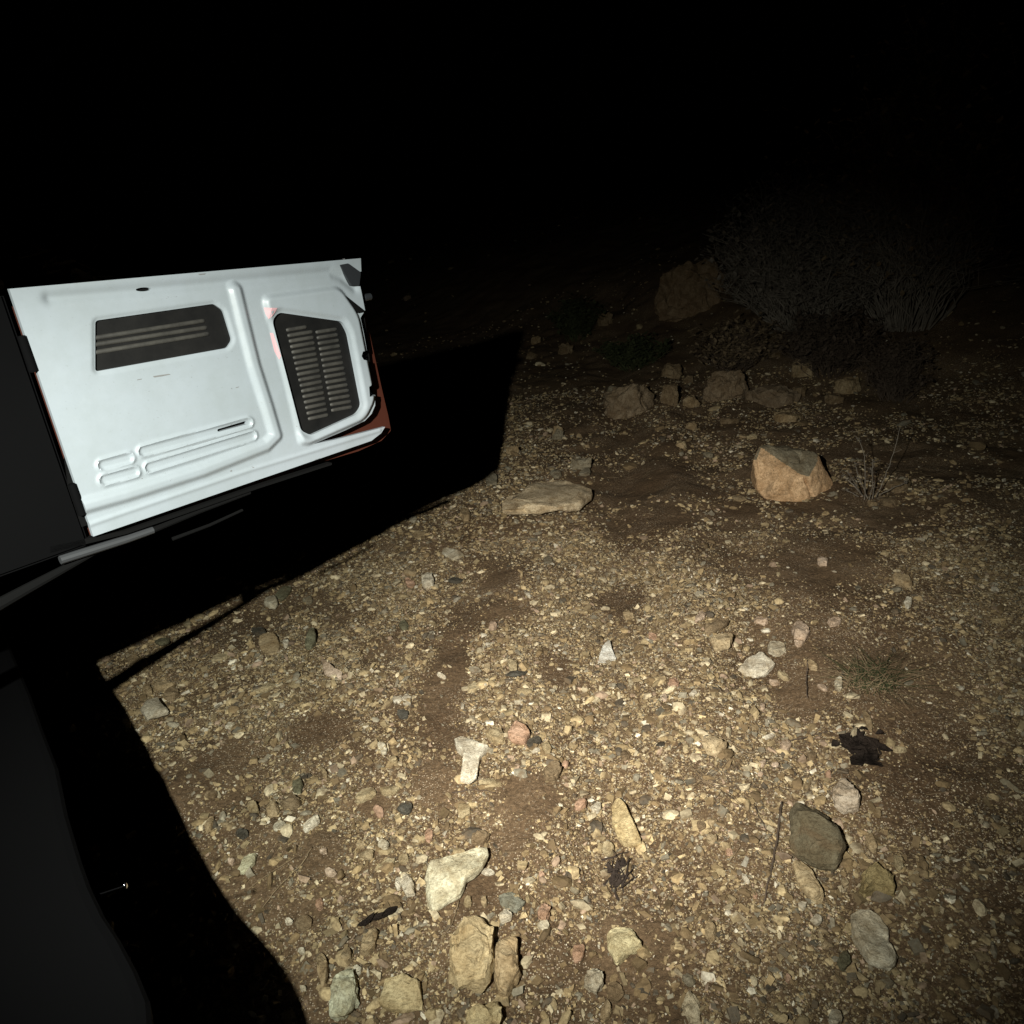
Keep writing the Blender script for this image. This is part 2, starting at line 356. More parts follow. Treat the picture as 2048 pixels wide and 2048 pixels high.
# ------------------------------------------------------------------ rocks, one object each
IC4V, IC4F = None, None
def ico_sub(n):
    bm = bmesh.new(); bmesh.ops.create_icosphere(bm, subdivisions=n, radius=1)
    v = np.array([tuple(q.co) for q in bm.verts]); f = [[q.index for q in fc.verts] for fc in bm.faces]; bm.free(); return v, f
ICOS = {3: ico_sub(3), 4: ico_sub(4), 5: ico_sub(5)}
def rock(name, poly, height, col, label, cat='rock', mat_=None, tilt=None, sink=0.26, block=0.34, rough=1.0, group=None, seed=None, cuts=5):
    """poly: outline as seen in the photograph; stands on the ground with its own thickness"""
    seed = seed if seed is not None else int(sum(p[0] * 3 + p[1] * 7 for p in poly)) % 9973
    r = np.random.RandomState(seed)
    ys = [p[1] for p in poly]; xs = [p[0] for p in poly]
    if sum(ys) / len(ys) < 930:      # far away the outline shows the height, not the depth
        w_ = max(xs) - min(xs); h_ = max(ys) - min(ys); cx_ = (max(xs) + min(xs)) / 2; yb = max(ys)
        c0 = at(cx_, yb); mpp = np.linalg.norm(c0 - CAM) / FPX; el = math.asin((CAM_H - c0[2]) / np.linalg.norm(c0 - CAM))
        wd = w_ * mpp; dp = 0.7 * wd; height = max(0.22 * wd, (h_ * mpp - 0.5 * dp * math.sin(el)) / math.cos(el)) / (1 - 0.5 * sink); sink = 0.36
        vx = np.array([c0[1], -c0[0]]) / math.hypot(c0[0], c0[1]); vy = c0[:2] / math.hypot(c0[0], c0[1]); cc_ = c0[:2] + vy * dp * 0.42
        P = np.array([cc_ + vx * wd / 2 * math.cos(a_) * r.uniform(.85, 1.08) + vy * dp / 2 * math.sin(a_) * r.uniform(.85, 1.08) for a_ in np.linspace(0, 2 * math.pi, 10)[:-1]])
    else:
        P = np.array([at(x, y, height * 0.45)[:2] for x, y in poly])
    # centroid of the area
    a2 = 0; c = np.zeros(2)
    for i in range(len(P)):
        p, q = P[i], P[(i + 1) % len(P)]; k = p[0] * q[1] - q[0] * p[1]; a2 += k; c += (p + q) * k
    c = c / (3 * a2); Q = P - c
    size = np.abs(Q).max()
    lvl = 5 if height > 0.12 else (4 if size > 0.025 else 3)
    D, Fc = ICOS[lvl]; D = D.copy()
    # radius of the outline in each direction
    ang = np.arctan2(D[:, 1], D[:, 0])
    tab = np.zeros(720)
    for i in range(720):
        t_ = i * math.pi / 360 - math.pi; d = np.array([math.cos(t_), math.sin(t_)]); best = 0
        for j in range(len(Q)):
            p, e = Q[j], Q[(j + 1) % len(Q)] - Q[j]; den = d[0] * e[1] - d[1] * e[0]
            if abs(den) < 1e-12: continue
            s = (p[0] * e[1] - p[1] * e[0]) / den; u = (p[0] * d[1] - p[1] * d[0]) / den
            if s > 0 and -1e-6 <= u <= 1 + 1e-6: best = max(best, s)
        tab[i] = best if best > 0 else tab[i - 1]
    Rr = tab[((ang + math.pi) * 360 / math.pi).astype(int) % 720]
    hz = np.sqrt(np.clip(1 - D[:, 2] ** 2, 0, 1)) ** block
    zz = np.sign(D[:, 2]) * np.abs(D[:, 2]) ** (block + 0.15)
    V = np.stack([np.cos(ang) * Rr * hz, np.sin(ang) * Rr * hz, zz * height * 0.55], -1)
    # broken faces: random planes shave the top
    for _ in range(cuts):
        n = np.array([r.normal(), r.normal(), abs(r.normal()) * 1.2 + 0.15]) / np.array([size, size, height * 0.55]); n /= np.linalg.norm(n)
        s = V @ n; lim = s.max() * r.uniform(0.62, 0.90)
        V = V - np.outer(np.clip(s - lim, 0, None), n)
    amp = min(height, size) * 0.20 * rough
    f1 = 2.2 / size; of = Vector((r.rand() * 50, r.rand() * 50, r.rand() * 50))
    for i in range(len(V)):
        p = Vector(V[i])
        q = p * f1 + of
        k = mnoise.fractal(q, 0.8, 2.1, 4, noise_basis='PERLIN_ORIGINAL') + 0.35 * abs(mnoise.noise(q * 2.7)) - 0.5 * max(0, 0.12 - abs(mnoise.noise(q * 0.9 + of))) * 2.0
        dn = Vector((V[i][0] / size ** 2, V[i][1] / size ** 2, V[i][2] / (height * 0.55) ** 2))
        if dn.length > 0: dn.normalize()
        V[i] += np.array(dn) * k * amp
    if tilt is None: tilt = (r.uniform(-.12, .12), r.uniform(-.12, .12))
    Rm = np.array(Matrix.Rotation(tilt[0], 3, 'X') @ Matrix.Rotation(tilt[1], 3, 'Y'))
    V = V @ Rm.T
    z = float(hgt(c[0], c[1]))
    zc = -V[:, 2].min() - sink * height
    V[:, 2] += zc
    o = link_mesh(name, V, Fc, mat_ or M_rock, None, (c[0], c[1], z))
    sm = [p.area for p in o.data.polygons]
    o.data.polygons.foreach_set('use_smooth', [True] * len(sm))
    try: o.data.set_sharp_from_angle(angle=math.radians(32))
    except Exception: pass
    o.color = (*col, 1)
    return tag(o, label, cat, group)
def ell(n, cx, cy, w, h, rot=0, seed=0, k=9):
    r = random.Random(int(cx * 13 + cy * 7 + n)); pts = []
    a0 = math.radians(rot)
    for i in range(k):
        a = 2 * math.pi * (i + r.uniform(-.25, .25)) / k; q = r.uniform(0.80, 1.12)
        x = w / 2 * math.cos(a) * q; y = h / 2 * math.sin(a) * q
        pts.append((cx + x * math.cos(a0) - y * math.sin(a0), cy + x * math.sin(a0) + y * math.cos(a0)))
    return Z(n, pts)
Wc = (.55, .51, .40); Wh = (.66, .62, .51); Cc = (.42, .35, .22); Yc = (.40, .32, .20); Gc = (.25, .225, .165); GG = (.16, .155, .10)
Bc = (.22, .165, .10); Pc = (.46, .31, .22); Dc = (.085, .08, .065); Tc = (.36, .28, .17); Ic = (.55, .44, .34)

KEY = [
 (4, [(625,260),(665,215),(720,225),(775,265),(830,270),(775,350),(760,470),(715,515),(655,510),(670,420),(680,340),(640,300)], .032, Wh, 'chalky white bone shaped rock with a wide upper end, left of the pink stone', 'bone'),
 (4, [(420,1235),(450,1100),(480,1010),(600,960),(820,895),(835,945),(790,1030),(700,1090),(660,1170),(500,1255)], .035, (.60,.57,.42), 'long pale slab pointing up to the right, longest flat stone in the foreground', 'slab'),
 (4, [(600,1440),(650,1290),(770,1285),(860,1380),(860,1560),(810,1715),(640,1700),(590,1630)], .075, (.52,.42,.25), 'thick ochre block of rock standing next to the narrower ochre rock', 'block'),
 (4, [(905,1380),(1000,1450),(1005,1640),(930,1770),(880,1750),(860,1640),(870,1480)], .055, (.46,.36,.22), 'narrow upright ochre rock just right of the thick ochre block', 'narrow'),
 (4, [(150,1690),(330,1640),(420,1690),(430,1840),(250,1850),(170,1800)], .03, (.50,.41,.24), 'flat yellow rock with a round pit in its middle, half buried', 'pitted'),
 (4, [(680,1940),(740,1850),(870,1805),(900,1880),(890,1960),(800,2040),(700,2030)], .045, (.52,.43,.25), 'yellowish porous rock cut by the lower edge of the photo below the ochre block', 'lower'),
 (4, [(1560,640),(1600,600),(1650,650),(1690,720),(1745,850),(1640,855),(1600,830),(1570,740)], .04, (.54,.44,.25), 'ochre wedge shaped rock leaning down to the right, above the dark twig clump', 'wedge'),
 (4, [(1530,1400),(1590,1350),(1690,1370),(1740,1470),(1640,1530),(1590,1590),(1540,1500)], .03, (.56,.50,.31), 'lumpy pale yellow rock pointing down, beneath the dark twig clump', 'lumpy'),
 (4, [(885,1170),(960,1145),(1050,1210),(990,1260),(900,1230)], .018, (.21,.21,.165), 'grey green diamond shaped flat stone right of the long pale slab', 'diamond'),
 (5, [(840,640),(880,590),(980,590),(1050,660),(1140,700),(1165,880),(1110,970),(1020,960),(940,910),(850,850),(840,740)], .095, (.165,.145,.095), 'large smooth grey green boulder with a black shadow on its right', 'greenrock'),
 (5, [(1080,510),(1160,470),(1200,510),(1250,600),(1240,640),(1160,670),(1100,630),(1090,570)], .05, (.52,.45,.36), 'pale ribbed block of stone just above the grey green boulder', 'ribbed'),
 (5, [(850,970),(910,955),(960,1020),(1050,1200),(1045,1225),(960,1180),(880,1080)], .03, (.52,.42,.26), 'long cream shard pointing down right, below the grey green boulder', 'shard'),
 (5, [(1195,1290),(1240,1260),(1370,1280),(1415,1360),(1430,1460),(1480,1530),(1430,1625),(1300,1570),(1220,1430)], .035, (.58,.53,.41), 'large pale grey pitted slab near the lower right corner', 'pale'),
 (5, [(1240,1110),(1290,1030),(1380,975),(1445,1040),(1450,1140),(1330,1130),(1270,1175)], .05, (.30,.24,.12), 'olive brown ridged rock between the grey green boulder and the pale pitted slab', 'olive'),
 (5, [(190,1830),(240,1730),(300,1780),(295,1930),(240,1920)], .025, (.52,.46,.33), 'cream pointed stone at the lower edge of the photo, right of its middle', 'point'),
 (6, [(820,1440),(860,1400),(960,1360),(1040,1420),(990,1480),(880,1480)], .035, Wh, 'jagged white layered rock left of the green grass tuft', 'jagged'),
 (7, [(1560,1660),(1600,1570),(1650,1530),(1665,1590),(1695,1640),(1610,1665),(1590,1680)], .02, (.75,.75,.70), 'bright white crumbly stone alone in the middle of the track', 'crumbly'),
 (3, [(1610,1820),(1640,1700),(1690,1560),(1760,1540),(1810,1640),(1810,1760),(1740,1890),(1680,1890),(1620,1870)], .05, (.62,.64,.49), 'pale mint white rock standing at the lower edge beside the large black shadow', 'mint'),
 (2, [(230,1040),(310,970),(385,1050),(270,1105)], .025, (.54,.50,.40), 'pale grey square stone at the left edge beside the tip of the large black shadow', 'square'),
 (2, [(755,1920),(800,1830),(865,1815),(855,1870),(790,1925)], .02, (.55,.54,.38), 'pale leaf shaped stone near the curved edge of the large black shadow', 'leafy'),
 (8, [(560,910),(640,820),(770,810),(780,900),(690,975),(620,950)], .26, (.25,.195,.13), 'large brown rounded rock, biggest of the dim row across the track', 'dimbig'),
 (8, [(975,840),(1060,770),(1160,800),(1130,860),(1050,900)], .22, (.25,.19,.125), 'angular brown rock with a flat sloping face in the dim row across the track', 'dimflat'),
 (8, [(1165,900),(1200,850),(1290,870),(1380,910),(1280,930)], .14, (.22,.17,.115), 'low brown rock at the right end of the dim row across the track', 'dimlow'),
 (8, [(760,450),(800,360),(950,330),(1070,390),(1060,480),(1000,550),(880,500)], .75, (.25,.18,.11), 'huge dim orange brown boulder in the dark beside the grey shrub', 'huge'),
]
LAND = {}
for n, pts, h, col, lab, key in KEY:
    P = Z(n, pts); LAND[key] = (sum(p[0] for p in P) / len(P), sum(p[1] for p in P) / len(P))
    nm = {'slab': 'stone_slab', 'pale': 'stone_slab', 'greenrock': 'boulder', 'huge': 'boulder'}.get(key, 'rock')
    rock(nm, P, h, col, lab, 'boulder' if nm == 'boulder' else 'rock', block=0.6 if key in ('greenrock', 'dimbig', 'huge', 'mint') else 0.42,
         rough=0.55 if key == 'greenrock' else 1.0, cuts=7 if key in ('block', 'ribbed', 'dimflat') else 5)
# the cream rock with a grey back
P = Z(7, [(930,560),(1030,490),(1090,430),(1250,390),(1370,430),(1530,500),(1530,540),(1440,600),(1300,640),(1130,640),(1020,600),(950,660),(890,650),(890,600)])
rock('rock', P, .075, (.62, .52, .36), 'long low cream rock with a grey back lying by the corner of the tailgate shadow', sink=0.35, mat_=M_rock_two, cuts=4, rough=1.3)
LAND['cream'] = (1055, 1000)

# the orange boulder: modelled from its own corners
def orange_boulder():
    base = at(1590, 1000); sc = np.linalg.norm(at(1690, 1005) - at(1510, 1005)) / 180.0  # metres per photo pixel here
    ex = RIGHT * 1.0; ex = np.array([ex[0], ex[1], 0]); ex /= np.linalg.norm(ex); ey = np.array([-ex[1], ex[0], 0])
    def p(px, py, dep): # picture offsets from the foot, and depth behind it
        return ex * ((px - 1590) * sc) + ey * (dep * sc) + np.array([0, 0, 1]) * (((1012 - py) * sc - dep * sc * 0.37) / 0.93)
    cs = [p(1528, 895, 52), p(1507, 927, 22), p(1510, 985, 0), p(1530, 1006, -2), p(1575, 1022, -14), p(1607, 1023, -16), p(1696, 1004, 30),
          p(1652, 938, 40), p(1617, 970, -6), p(1646, 912, 100), p(1618, 899, 118), p(1545, 893, 95), p(1600, 922, 46), p(1530, 960, 120), p(1640, 1000, 130), p(1686, 990, 90), p(1655, 920, 60)]
    bm = bmesh.new()
    for c in cs: bm.verts.new(c)
    bmesh.ops.convex_hull(bm, input=bm.verts[:])
    bmesh.ops.delete(bm, geom=[v for v in bm.verts if not v.link_faces], context='VERTS')
    bmesh.ops.bevel(bm, geom=bm.edges[:], offset=0.007, segments=1, affect='EDGES')
    bmesh.ops.triangulate(bm, faces=bm.faces[:])
    tl_ = bm.verts.layers.float_color.new('tone')
    for _ in range(5):
        ed = [e for e in bm.edges if e.calc_length() > 0.013]
        if not ed: break
        bmesh.ops.subdivide_edges(bm, edges=ed, cuts=1); bmesh.ops.triangulate(bm, faces=bm.faces[:])
    bm.normal_update()
    for v in bm.verts:
        k = 1.0 if v.normal.z > 0.78 else 0.0
        v[tl_] = (k, k, k, 1)
    of = Vector((3, 8, 1))
    mv = []
    for v in bm.verts:
        q = v.co
        k = 0.010 * mnoise.fractal(q * 9 + of, 0.9, 2.1, 5, noise_basis='PERLIN_ORIGINAL')
        k -= 0.030 * max(0, 0.10 - abs(mnoise.noise(Vector((q.x * 9, q.y * 9, q.z * 3)) + of))) / 0.10 * (1 if q.dot(Vector(ex)) > 0.04 and q.z < 0.2 else 0.15)
        mv.append(v.normal * k)
    for v, d in zip(bm.verts, mv): v.co += d
    o = bm_obj('boulder', bm, M_rock_orange); o.location = (base[0], base[1], float(hgt(base[0], base[1])) - 0.012)
    o.data.polygons.foreach_set('use_smooth', [True] * len(o.data.polygons)); o.data.set_sharp_from_angle(angle=math.radians(30))
    o.color = (.64, .44, .26, 1); o.scale = (1.03, 1.03, 1.15)
    tag(o, 'angular orange boulder with a dark green grey top, left of the dry weed stems', 'boulder')
orange_boulder()
LAND['orange'] = (1595, 960)
LAND.update({'pink': (1037, 1467), 'dead': (1720, 1500), 'grass': (1745, 1345), 'tuft': (1430, 1540), 'weed': (1735, 950), 'twigs': (1235, 1750), 'stick': (1550, 1700)})
LNAME = {'bone': 'the bone shaped white rock', 'slab': 'the long pale slab', 'block': 'the thick ochre block', 'narrow': 'the narrow upright ochre rock', 'pitted': 'the pitted yellow rock',
 'lower': 'the porous rock at the lower edge', 'wedge': 'the ochre wedge rock', 'lumpy': 'the lumpy pale yellow rock', 'diamond': 'the grey green diamond stone', 'greenrock': 'the grey green boulder',
 'ribbed': 'the pale ribbed block', 'shard': 'the long cream shard', 'pale': 'the pale pitted slab', 'olive': 'the olive ridged rock', 'point': 'the pointed cream stone', 'jagged': 'the jagged white rock',
 'crumbly': 'the crumbly white stone', 'mint': 'the mint white rock', 'square': 'the pale square stone', 'leafy': 'the pale leaf shaped stone', 'dimbig': 'the big dim brown rock', 'dimflat': 'the dim angular rock',
 'dimlow': 'the dim low rock', 'huge': 'the huge dim boulder', 'cream': 'the cream rock with grey back', 'orange': 'the orange boulder', 'pink': 'the round pink stone', 'dead': 'the dark dead leaves',
 'grass': 'the green grass tuft', 'tuft': 'the dry twig tuft', 'weed': 'the dry weed stems', 'twigs': 'the dark twig clump', 'stick': 'the long dark stick'}
CNAME = {Wc: 'greenish white', Wh: 'chalk white', Cc: 'cream', Yc: 'yellow ochre', Gc: 'grey', GG: 'grey green', Bc: 'brown', Pc: 'peach pink', Dc: 'nearly black', Tc: 'tan', Ic: 'pinkish cream'}
# (zoom, cx, cy, w, h, rot, colour, height)
SM = [
 (4,870,215,130,90,20,Cc,.025),(4,1005,200,130,115,10,Pc,.03),(4,925,1285,90,70,-30,Wh,.02),(4,1160,1260,85,105,0,Pc,.025),(4,1155,1345,80,65,10,Wc,.015),
 (4,1360,1505,90,125,10,Pc,.02),(4,1455,1670,115,120,0,Wc,.03),(4,1200,425,115,105,30,Bc,.032),(4,840,495,150,60,-8,Cc,.014),(4,680,650,75,130,25,Cc,.018),
 (4,775,820,130,85,-15,Bc,.022),(4,330,645,90,70,0,Dc,.02),(4,90,565,140,75,-30,Cc,.018),(4,1470,645,75,70,0,Wh,.02),(4,1375,620,85,70,0,Pc,.018),
 (4,1540,890,80,80,20,Cc,.02),(4,345,1110,70,150,-15,Wh,.02),(4,290,1090,40,90,0,Wh,.015),(4,215,980,125,55,-22,Cc,.015),(4,320,948,72,52,-15,Cc,.018),
 (4,200,870,75,75,0,Wc,.02),(4,95,920,105,60,0,Yc,.018),(4,65,865,58,42,0,Yc,.014),(4,190,285,60,65,30,Cc,.018),(4,260,360,55,48,0,Cc,.015),
 (4,90,157,58,32,0,Wh,.01),(4,115,1440,80,150,25,Tc,.03),(4,1585,1740,100,120,20,Bc,.018),(4,1525,1850,70,130,15,Tc,.018),(4,1172,285,48,85,-30,Cc,.014),
 (4,1640,330,60,60,0,Bc,.018),(4,1555,172,52,42,0,Tc,.012),(4,1095,255,95,45,-20,Dc,.016),(4,1140,1040,42,32,0,Pc,.01),(4,240,540,120,60,-10,Cc,.016),
 (4,170,660,60,80,-20,Pc,.014),(4,470,810,55,90,5,Pc,.012),(4,820,1025,90,40,10,Wh,.01),(4,705,1200,50,60,15,Cc,.016),(4,800,1200,40,70,0,Yc,.014),(4,1200,330,50,24,10,Wh,.008),
 (4,1110,300,60,28,-10,Wh,.01),(4,1280,385,55,45,0,Pc,.012),
 (5,808,275,70,68,0,Ic,.022),(5,390,272,150,88,8,Yc,.035),(5,370,825,78,55,10,Yc,.018),(5,365,1385,80,120,-15,Yc,.016),(5,1105,1895,80,95,-10,Wc,.02),
 (5,993,1312,70,52,20,Wh,.012),(5,908,1225,58,48,20,Wh,.012),(5,1155,1565,85,100,10,GG,.02),(5,1320,850,55,140,-25,Tc,.02),(5,1480,970,50,110,-30,Cc,.018),
 (5,570,1065,28,80,-35,Wh,.01),(5,235,1670,85,70,30,Gc,.012),(5,372,725,60,50,0,Tc,.016),(5,305,745,60,60,-30,Bc,.02),(5,965,330,58,60,0,Bc,.018),
 (5,670,376,42,42,0,Ic,.014),(5,745,387,48,32,0,Ic,.01),(5,215,285,46,42,0,Cc,.014),(5,475,905,46,36,0,Pc,.012),(5,825,1658,38,52,0,Pc,.014),
 (5,1490,298,95,28,5,Cc,.012),(5,1297,120,42,140,-22,Tc,.02),(5,1160,1088,42,52,-20,Yc,.014),(5,630,1165,34,40,0,Pc,.01),(5,1065,445,36,42,-20,Pc,.012),
 (5,660,440,38,32,0,Ic,.01),(5,1060,1465,95,32,0,Tc,.012),(5,140,1480,42,32,0,Tc,.012),(5,490,630,32,30,0,Yc,.01),(5,1355,672,45,70,-30,Tc,.012),(5,1410,1690,90,50,10,Gc,.012),
 (6,690,1195,150,58,-12,Bc,.03),(6,725,1290,150,85,12,Yc,.035),(6,600,1140,90,45,-35,Ic,.018),(6,955,1165,92,48,8,Ic,.02),(6,1190,1222,118,92,15,Ic,.04),
 (6,1182,1292,62,42,-10,Ic,.018),(6,1395,1170,85,45,-8,Ic,.022),(6,1055,1325,112,75,-10,Wc,.03),(6,1095,1495,82,42,20,Cc,.018),(6,1040,1530,80,32,-5,Ic,.012),
 (6,1258,1425,80,46,20,Tc,.022),(6,1420,1540,46,72,0,Wc,.026),(6,1325,1560,70,30,20,Ic,.012),(6,1325,812,68,50,0,Ic,.022),(6,1790,925,150,48,18,Tc,.03),
 (6,1770,362,140,45,-5,Bc,.05),(6,315,1258,52,44,0,Pc,.018),(6,168,1130,64,44,-10,Yc,.02),(6,310,852,60,46,0,Yc,.02),(6,480,120,58,30,-10,Tc,.02),
 (6,830,435,84,28,0,Tc,.016),(6,903,73,54,26,0,Cc,.02),(6,848,70,50,16,0,Tc,.015),(6,440,1530,72,56,0,Pc,.022),(6,382,1622,36,34,0,Ic,.014),
 (6,965,1672,32,42,0,Ic,.014),(6,70,1800,62,40,10,Tc,.012),(6,830,1315,42,36,0,Tc,.014),(6,985,1220,60,32,0,Wh,.012),(6,1060,885,26,24,0,Cc,.012),(6,695,925,28,26,0,Wh,.012),
 (6,640,180,70,26,-12,Gc,.02),(6,1720,455,120,40,10,Bc,.03),(6,1620,465,70,26,0,Tc,.02),(6,1830,1060,50,60,0,Wh,.02),(6,590,1000,50,30,0,Wc,.01),
 (7,635,635,75,78,-10,Tc,.035),(7,368,1092,92,100,0,Wh,.035),(7,245,1112,72,50,20,Pc,.018),(7,820,380,92,80,0,Gc,.035),(7,970,1690,78,78,0,Cc,.03),
 (7,785,1705,50,64,20,Yc,.014),(7,465,1762,75,30,30,Wh,.014),(7,1212,950,66,66,0,Gc,.012),(7,1270,345,90,50,20,Gc,.03),(7,1478,335,90,56,0,Gc,.025),
 (7,990,1752,160,32,-12,Dc,.014),(7,270,660,60,60,0,Wc,.02),(7,540,905,150,80,12,Wc,.018),(7,250,1040,100,48,0,Tc,.015),(7,1095,755,36,36,0,Cc,.016),
 (7,565,1090,110,45,-8,Dc,.02),(7,1075,1195,60,30,45,Wh,.012),(7,310,770,90,56,-20,Tc,.012),(7,765,1820,50,36,0,Wh,.014),(7,690,1845,110,50,-25,Cc,.014),(7,1060,1870,130,48,-12,Cc,.014),
 (7,1280,60,80,80,20,Gc,.03),(7,1435,70,44,36,0,Tc,.02),(7,1490,148,44,24,0,Tc,.015),(7,990,180,40,36,0,Wc,.02),(7,465,560,30,56,-20,Tc,.02),(7,205,660,34,34,0,Wc,.016),
 (2,942,425,92,62,25,Wc,.03),(2,1010,378,110,60,-35,GG,.02),(2,880,590,92,38,5,Dc,.02),(2,940,655,125,105,15,Tc,.018),(2,1165,640,58,98,25,GG,.025),
 (2,1025,655,36,46,0,Wh,.018),(2,905,897,140,42,-12,Cc,.02),(2,1285,815,125,48,22,Ic,.016),(2,200,760,120,58,10,Tc,.03),(2,350,885,118,50,-20,Tc,.03),
 (2,660,732,95,34,-12,Cc,.016),(2,1692,965,48,68,-20,Wh,.018),(2,1640,962,58,34,0,Wh,.012),(2,1672,1042,75,48,10,Dc,.018),(2,1560,1235,50,70,-20,Wc,.016),
 (2,1620,1300,54,42,0,Cc,.018),(2,845,1560,74,55,20,Cc,.022),(2,1050,1530,110,72,0,Bc,.028),(2,955,1572,80,68,-25,Tc,.02),(2,990,1662,74,52,-30,Wc,.014),
 (2,1165,1650,130,50,-35,Wh,.02),(2,1460,1500,120,48,-30,Cc,.016),(2,780,1700,90,40,0,Dc,.018),(2,1465,1110,52,32,0,Cc,.012),(2,715,1108,52,30,-15,Wh,.014),
 (2,1090,1440,60,90,10,GG,.02),(2,1435,1765,46,34,0,Yc,.014),(2,1560,1765,60,62,0,Cc,.014),(2,350,650,90,36,0,GG,.015),(2,480,545,50,36,0,Cc,.015),(2,1240,1375,30,60,-20,Tc,.012),
 (2,610,1490,80,40,0,Bc,.016),(2,1680,560,56,50,0,GG,.018),(2,260,910,60,60,0,Tc,.03),(2,395,930,90,60,-30,Bc,.03),(2,1150,415,60,36,0,Gc,.02),
 (3,1570,1545,88,230,2,Tc,.03),(3,1740,1455,82,120,20,Yc,.025),(3,1330,1205,58,48,-30,Wh,.014),(3,1420,1415,48,48,0,Wc,.012),(3,1545,1085,52,85,8,Pc,.02),
 (3,1430,1220,150,110,20,Bc,.016),(3,1625,858,95,62,15,Ic,.016),(3,1640,1240,40,70,25,Cc,.012),(3,1435,1680,42,50,0,Wc,.014),(3,770,520,50,130,22,Tc,.018),(3,1265,540,88,60,-20,Wc,.014),
 (3,1000,592,74,54,0,Dc,.018),(3,1815,1550,62,60,0,Wc,.016),(3,880,520,64,36,0,Yc,.014),(3,1575,710,52,50,0,Ic,.014),(3,925,785,50,46,0,Ic,.012),
 (8,835,880,95,95,0,Bc,.20),(8,840,780,92,60,0,Bc,.14),(8,912,812,50,40,0,Bc,.10),(8,930,912,82,50,-10,Tc,.08),(8,1600,842,112,68,0,Tc,.18),
 (8,1540,902,80,36,-10,Bc,.08),(8,1190,602,112,66,0,Bc,.3),(8,1410,772,100,42,35,Tc,.12),(8,1280,700,80,36,20,Bc,.12),(8,355,1030,56,52,20,Tc,.035),
 (8,1335,980,112,42,-8,Tc,.03),(8,1190,1060,50,22,0,Cc,.025),(8,885,1092,44,28,0,Cc,.025),(8,262,642,40,34,0,Tc,.12),(8,390,682,60,40,0,Bc,.12),(8,240,712,56,30,0,Bc,.1),
 (8,160,1120,60,30,-20,Tc,.03),(8,460,1180,100,50,-10,Gc,.02),(8,590,858,50,40,0,Gc,.1),(8,560,560,70,56,0,Bc,.25),(8,1390,870,60,40,0,Bc,.12),(8,925,1010,50,36,0,Tc,.04),(8,1090,990,70,26,0,Bc,.03),
]
used = set(o['label'] for o in bpy.data.objects if 'label' in o)
def words(s): return len(s.split())
def near_label(px, py, col, w_, h_):
    big = max(w_, h_); ar = max(w_, h_) / max(1, min(w_, h_))
    shape = 'long thin' if ar > 2.2 else ('oblong' if ar > 1.45 else 'stubby')
    sz = 'tiny' if big < 16 else ('small' if big < 30 else 'hand sized')
    cands = sorted(LAND.items(), key=lambda kv: math.hypot(kv[1][0] - px, kv[1][1] - py))
    for rank in range(5):
        k, (lx, ly) = cands[rank]; dx, dy = px - lx, py - ly; d = math.hypot(dx, dy)
        if d < 12: continue
        a = math.degrees(math.atan2(-dy, dx)) % 360
        dr = ['right of', 'above and right of', 'above', 'above and left of', 'left of', 'below and left of', 'below', 'below and right of'][int((a + 22.5) // 45) % 8]
        dist = 'close ' if d < 60 else ('' if d < 150 else 'well ')
        s = f'{sz} {shape} {CNAME[col]} stone {dist}{dr} {LNAME[k]}'
        if s not in used and words(s) <= 16: used.add(s); return s
    k1, k2 = cands[0][0], cands[1][0]
    s = f'{CNAME[col]} {shape} stone between {LNAME[k1]} and {LNAME[k2]}'
    while s in used: s = s.replace(' stone', ' flat stone', 1)
    used.add(s); return s
for (n, cx, cy, w_, h_, rot, col, ht) in SM:
    a, b, s = ZT[n]; px, py = a + s * cx, b + s * cy
    if (n, cx, cy) == (4, 1005, 200): lab = 'round pink stone above right of the white bone shaped rock'; used.add(lab)
    else: lab = near_label(px, py, col, w_ * s, h_ * s)
    j = random.Random(int(cx + cy)).uniform(0.88, 1.12)
    rock('stone', ell(n, cx, cy, w_, h_, rot), ht, tuple(c * j for c in col), lab, 'stone', group='stones lying on the gravel track', cuts=4)

# ------------------------------------------------------------------ the vehicle with its open gate
veh = empty('vehicle', (-1.3, 0.6, 0.0))
tag(veh, 'vehicle with its white inside tailgate swung open over the gravel, bodywork lost in the dark', 'vehicle')
BR = np.array([-0.2827, 1.8013, 1.12]); UL = np.array([-0.7265, 1.3120, 1.12])
GU = BR - UL; GU /= np.linalg.norm(GU); GV = np.array([0, 0, 1.0]); GN = np.cross(GU, GV)      # GN points at the camera side
GLEN = 0.72; GO = BR - GU * GLEN
def uv(px, py, off=0.0):
    d = ray(px, py); o = GO + GN * off; t_ = ((o - CAM) @ GN) / (d @ GN); p = CAM + t_ * d - GO
    return (float(p @ GU), float(p @ GV))
def uvs(n, pts, off=0.0): return [uv(x, y, off) for x, y in Z(n, pts)]
def W(u, v, d=0.0): return GO + GU * u + GV * v + GN * d
def inside(P, x, y):
    P = np.array(P); c = np.zeros(x.shape, bool)
    for i in range(len(P)):
        x1, y1 = P[i]; x2, y2 = P[i - 1]
        k = ((y1 > y) != (y2 > y)) & (x < (x2 - x1) * (y - y1) / (y2 - y1 + 1e-15) + x1); c ^= k
    return c
def dseg(P, x, y, closed):
    P = np.array(P); best = np.full(x.shape, 1e9)
    for i in range(0 if closed else 1, len(P)):
        a, b = P[i - 1], P[i]; e = b - a; t_ = np.clip(((x - a[0]) * e[0] + (y - a[1]) * e[1]) / (e @ e + 1e-15), 0, 1)
        best = np.minimum(best, np.hypot(x - a[0] - t_ * e[0], y - a[1] - t_ * e[1]))
    return best
def sdf(P, x, y): d = dseg(P, x, y, True); return np.where(inside(P, x, y), d, -d)
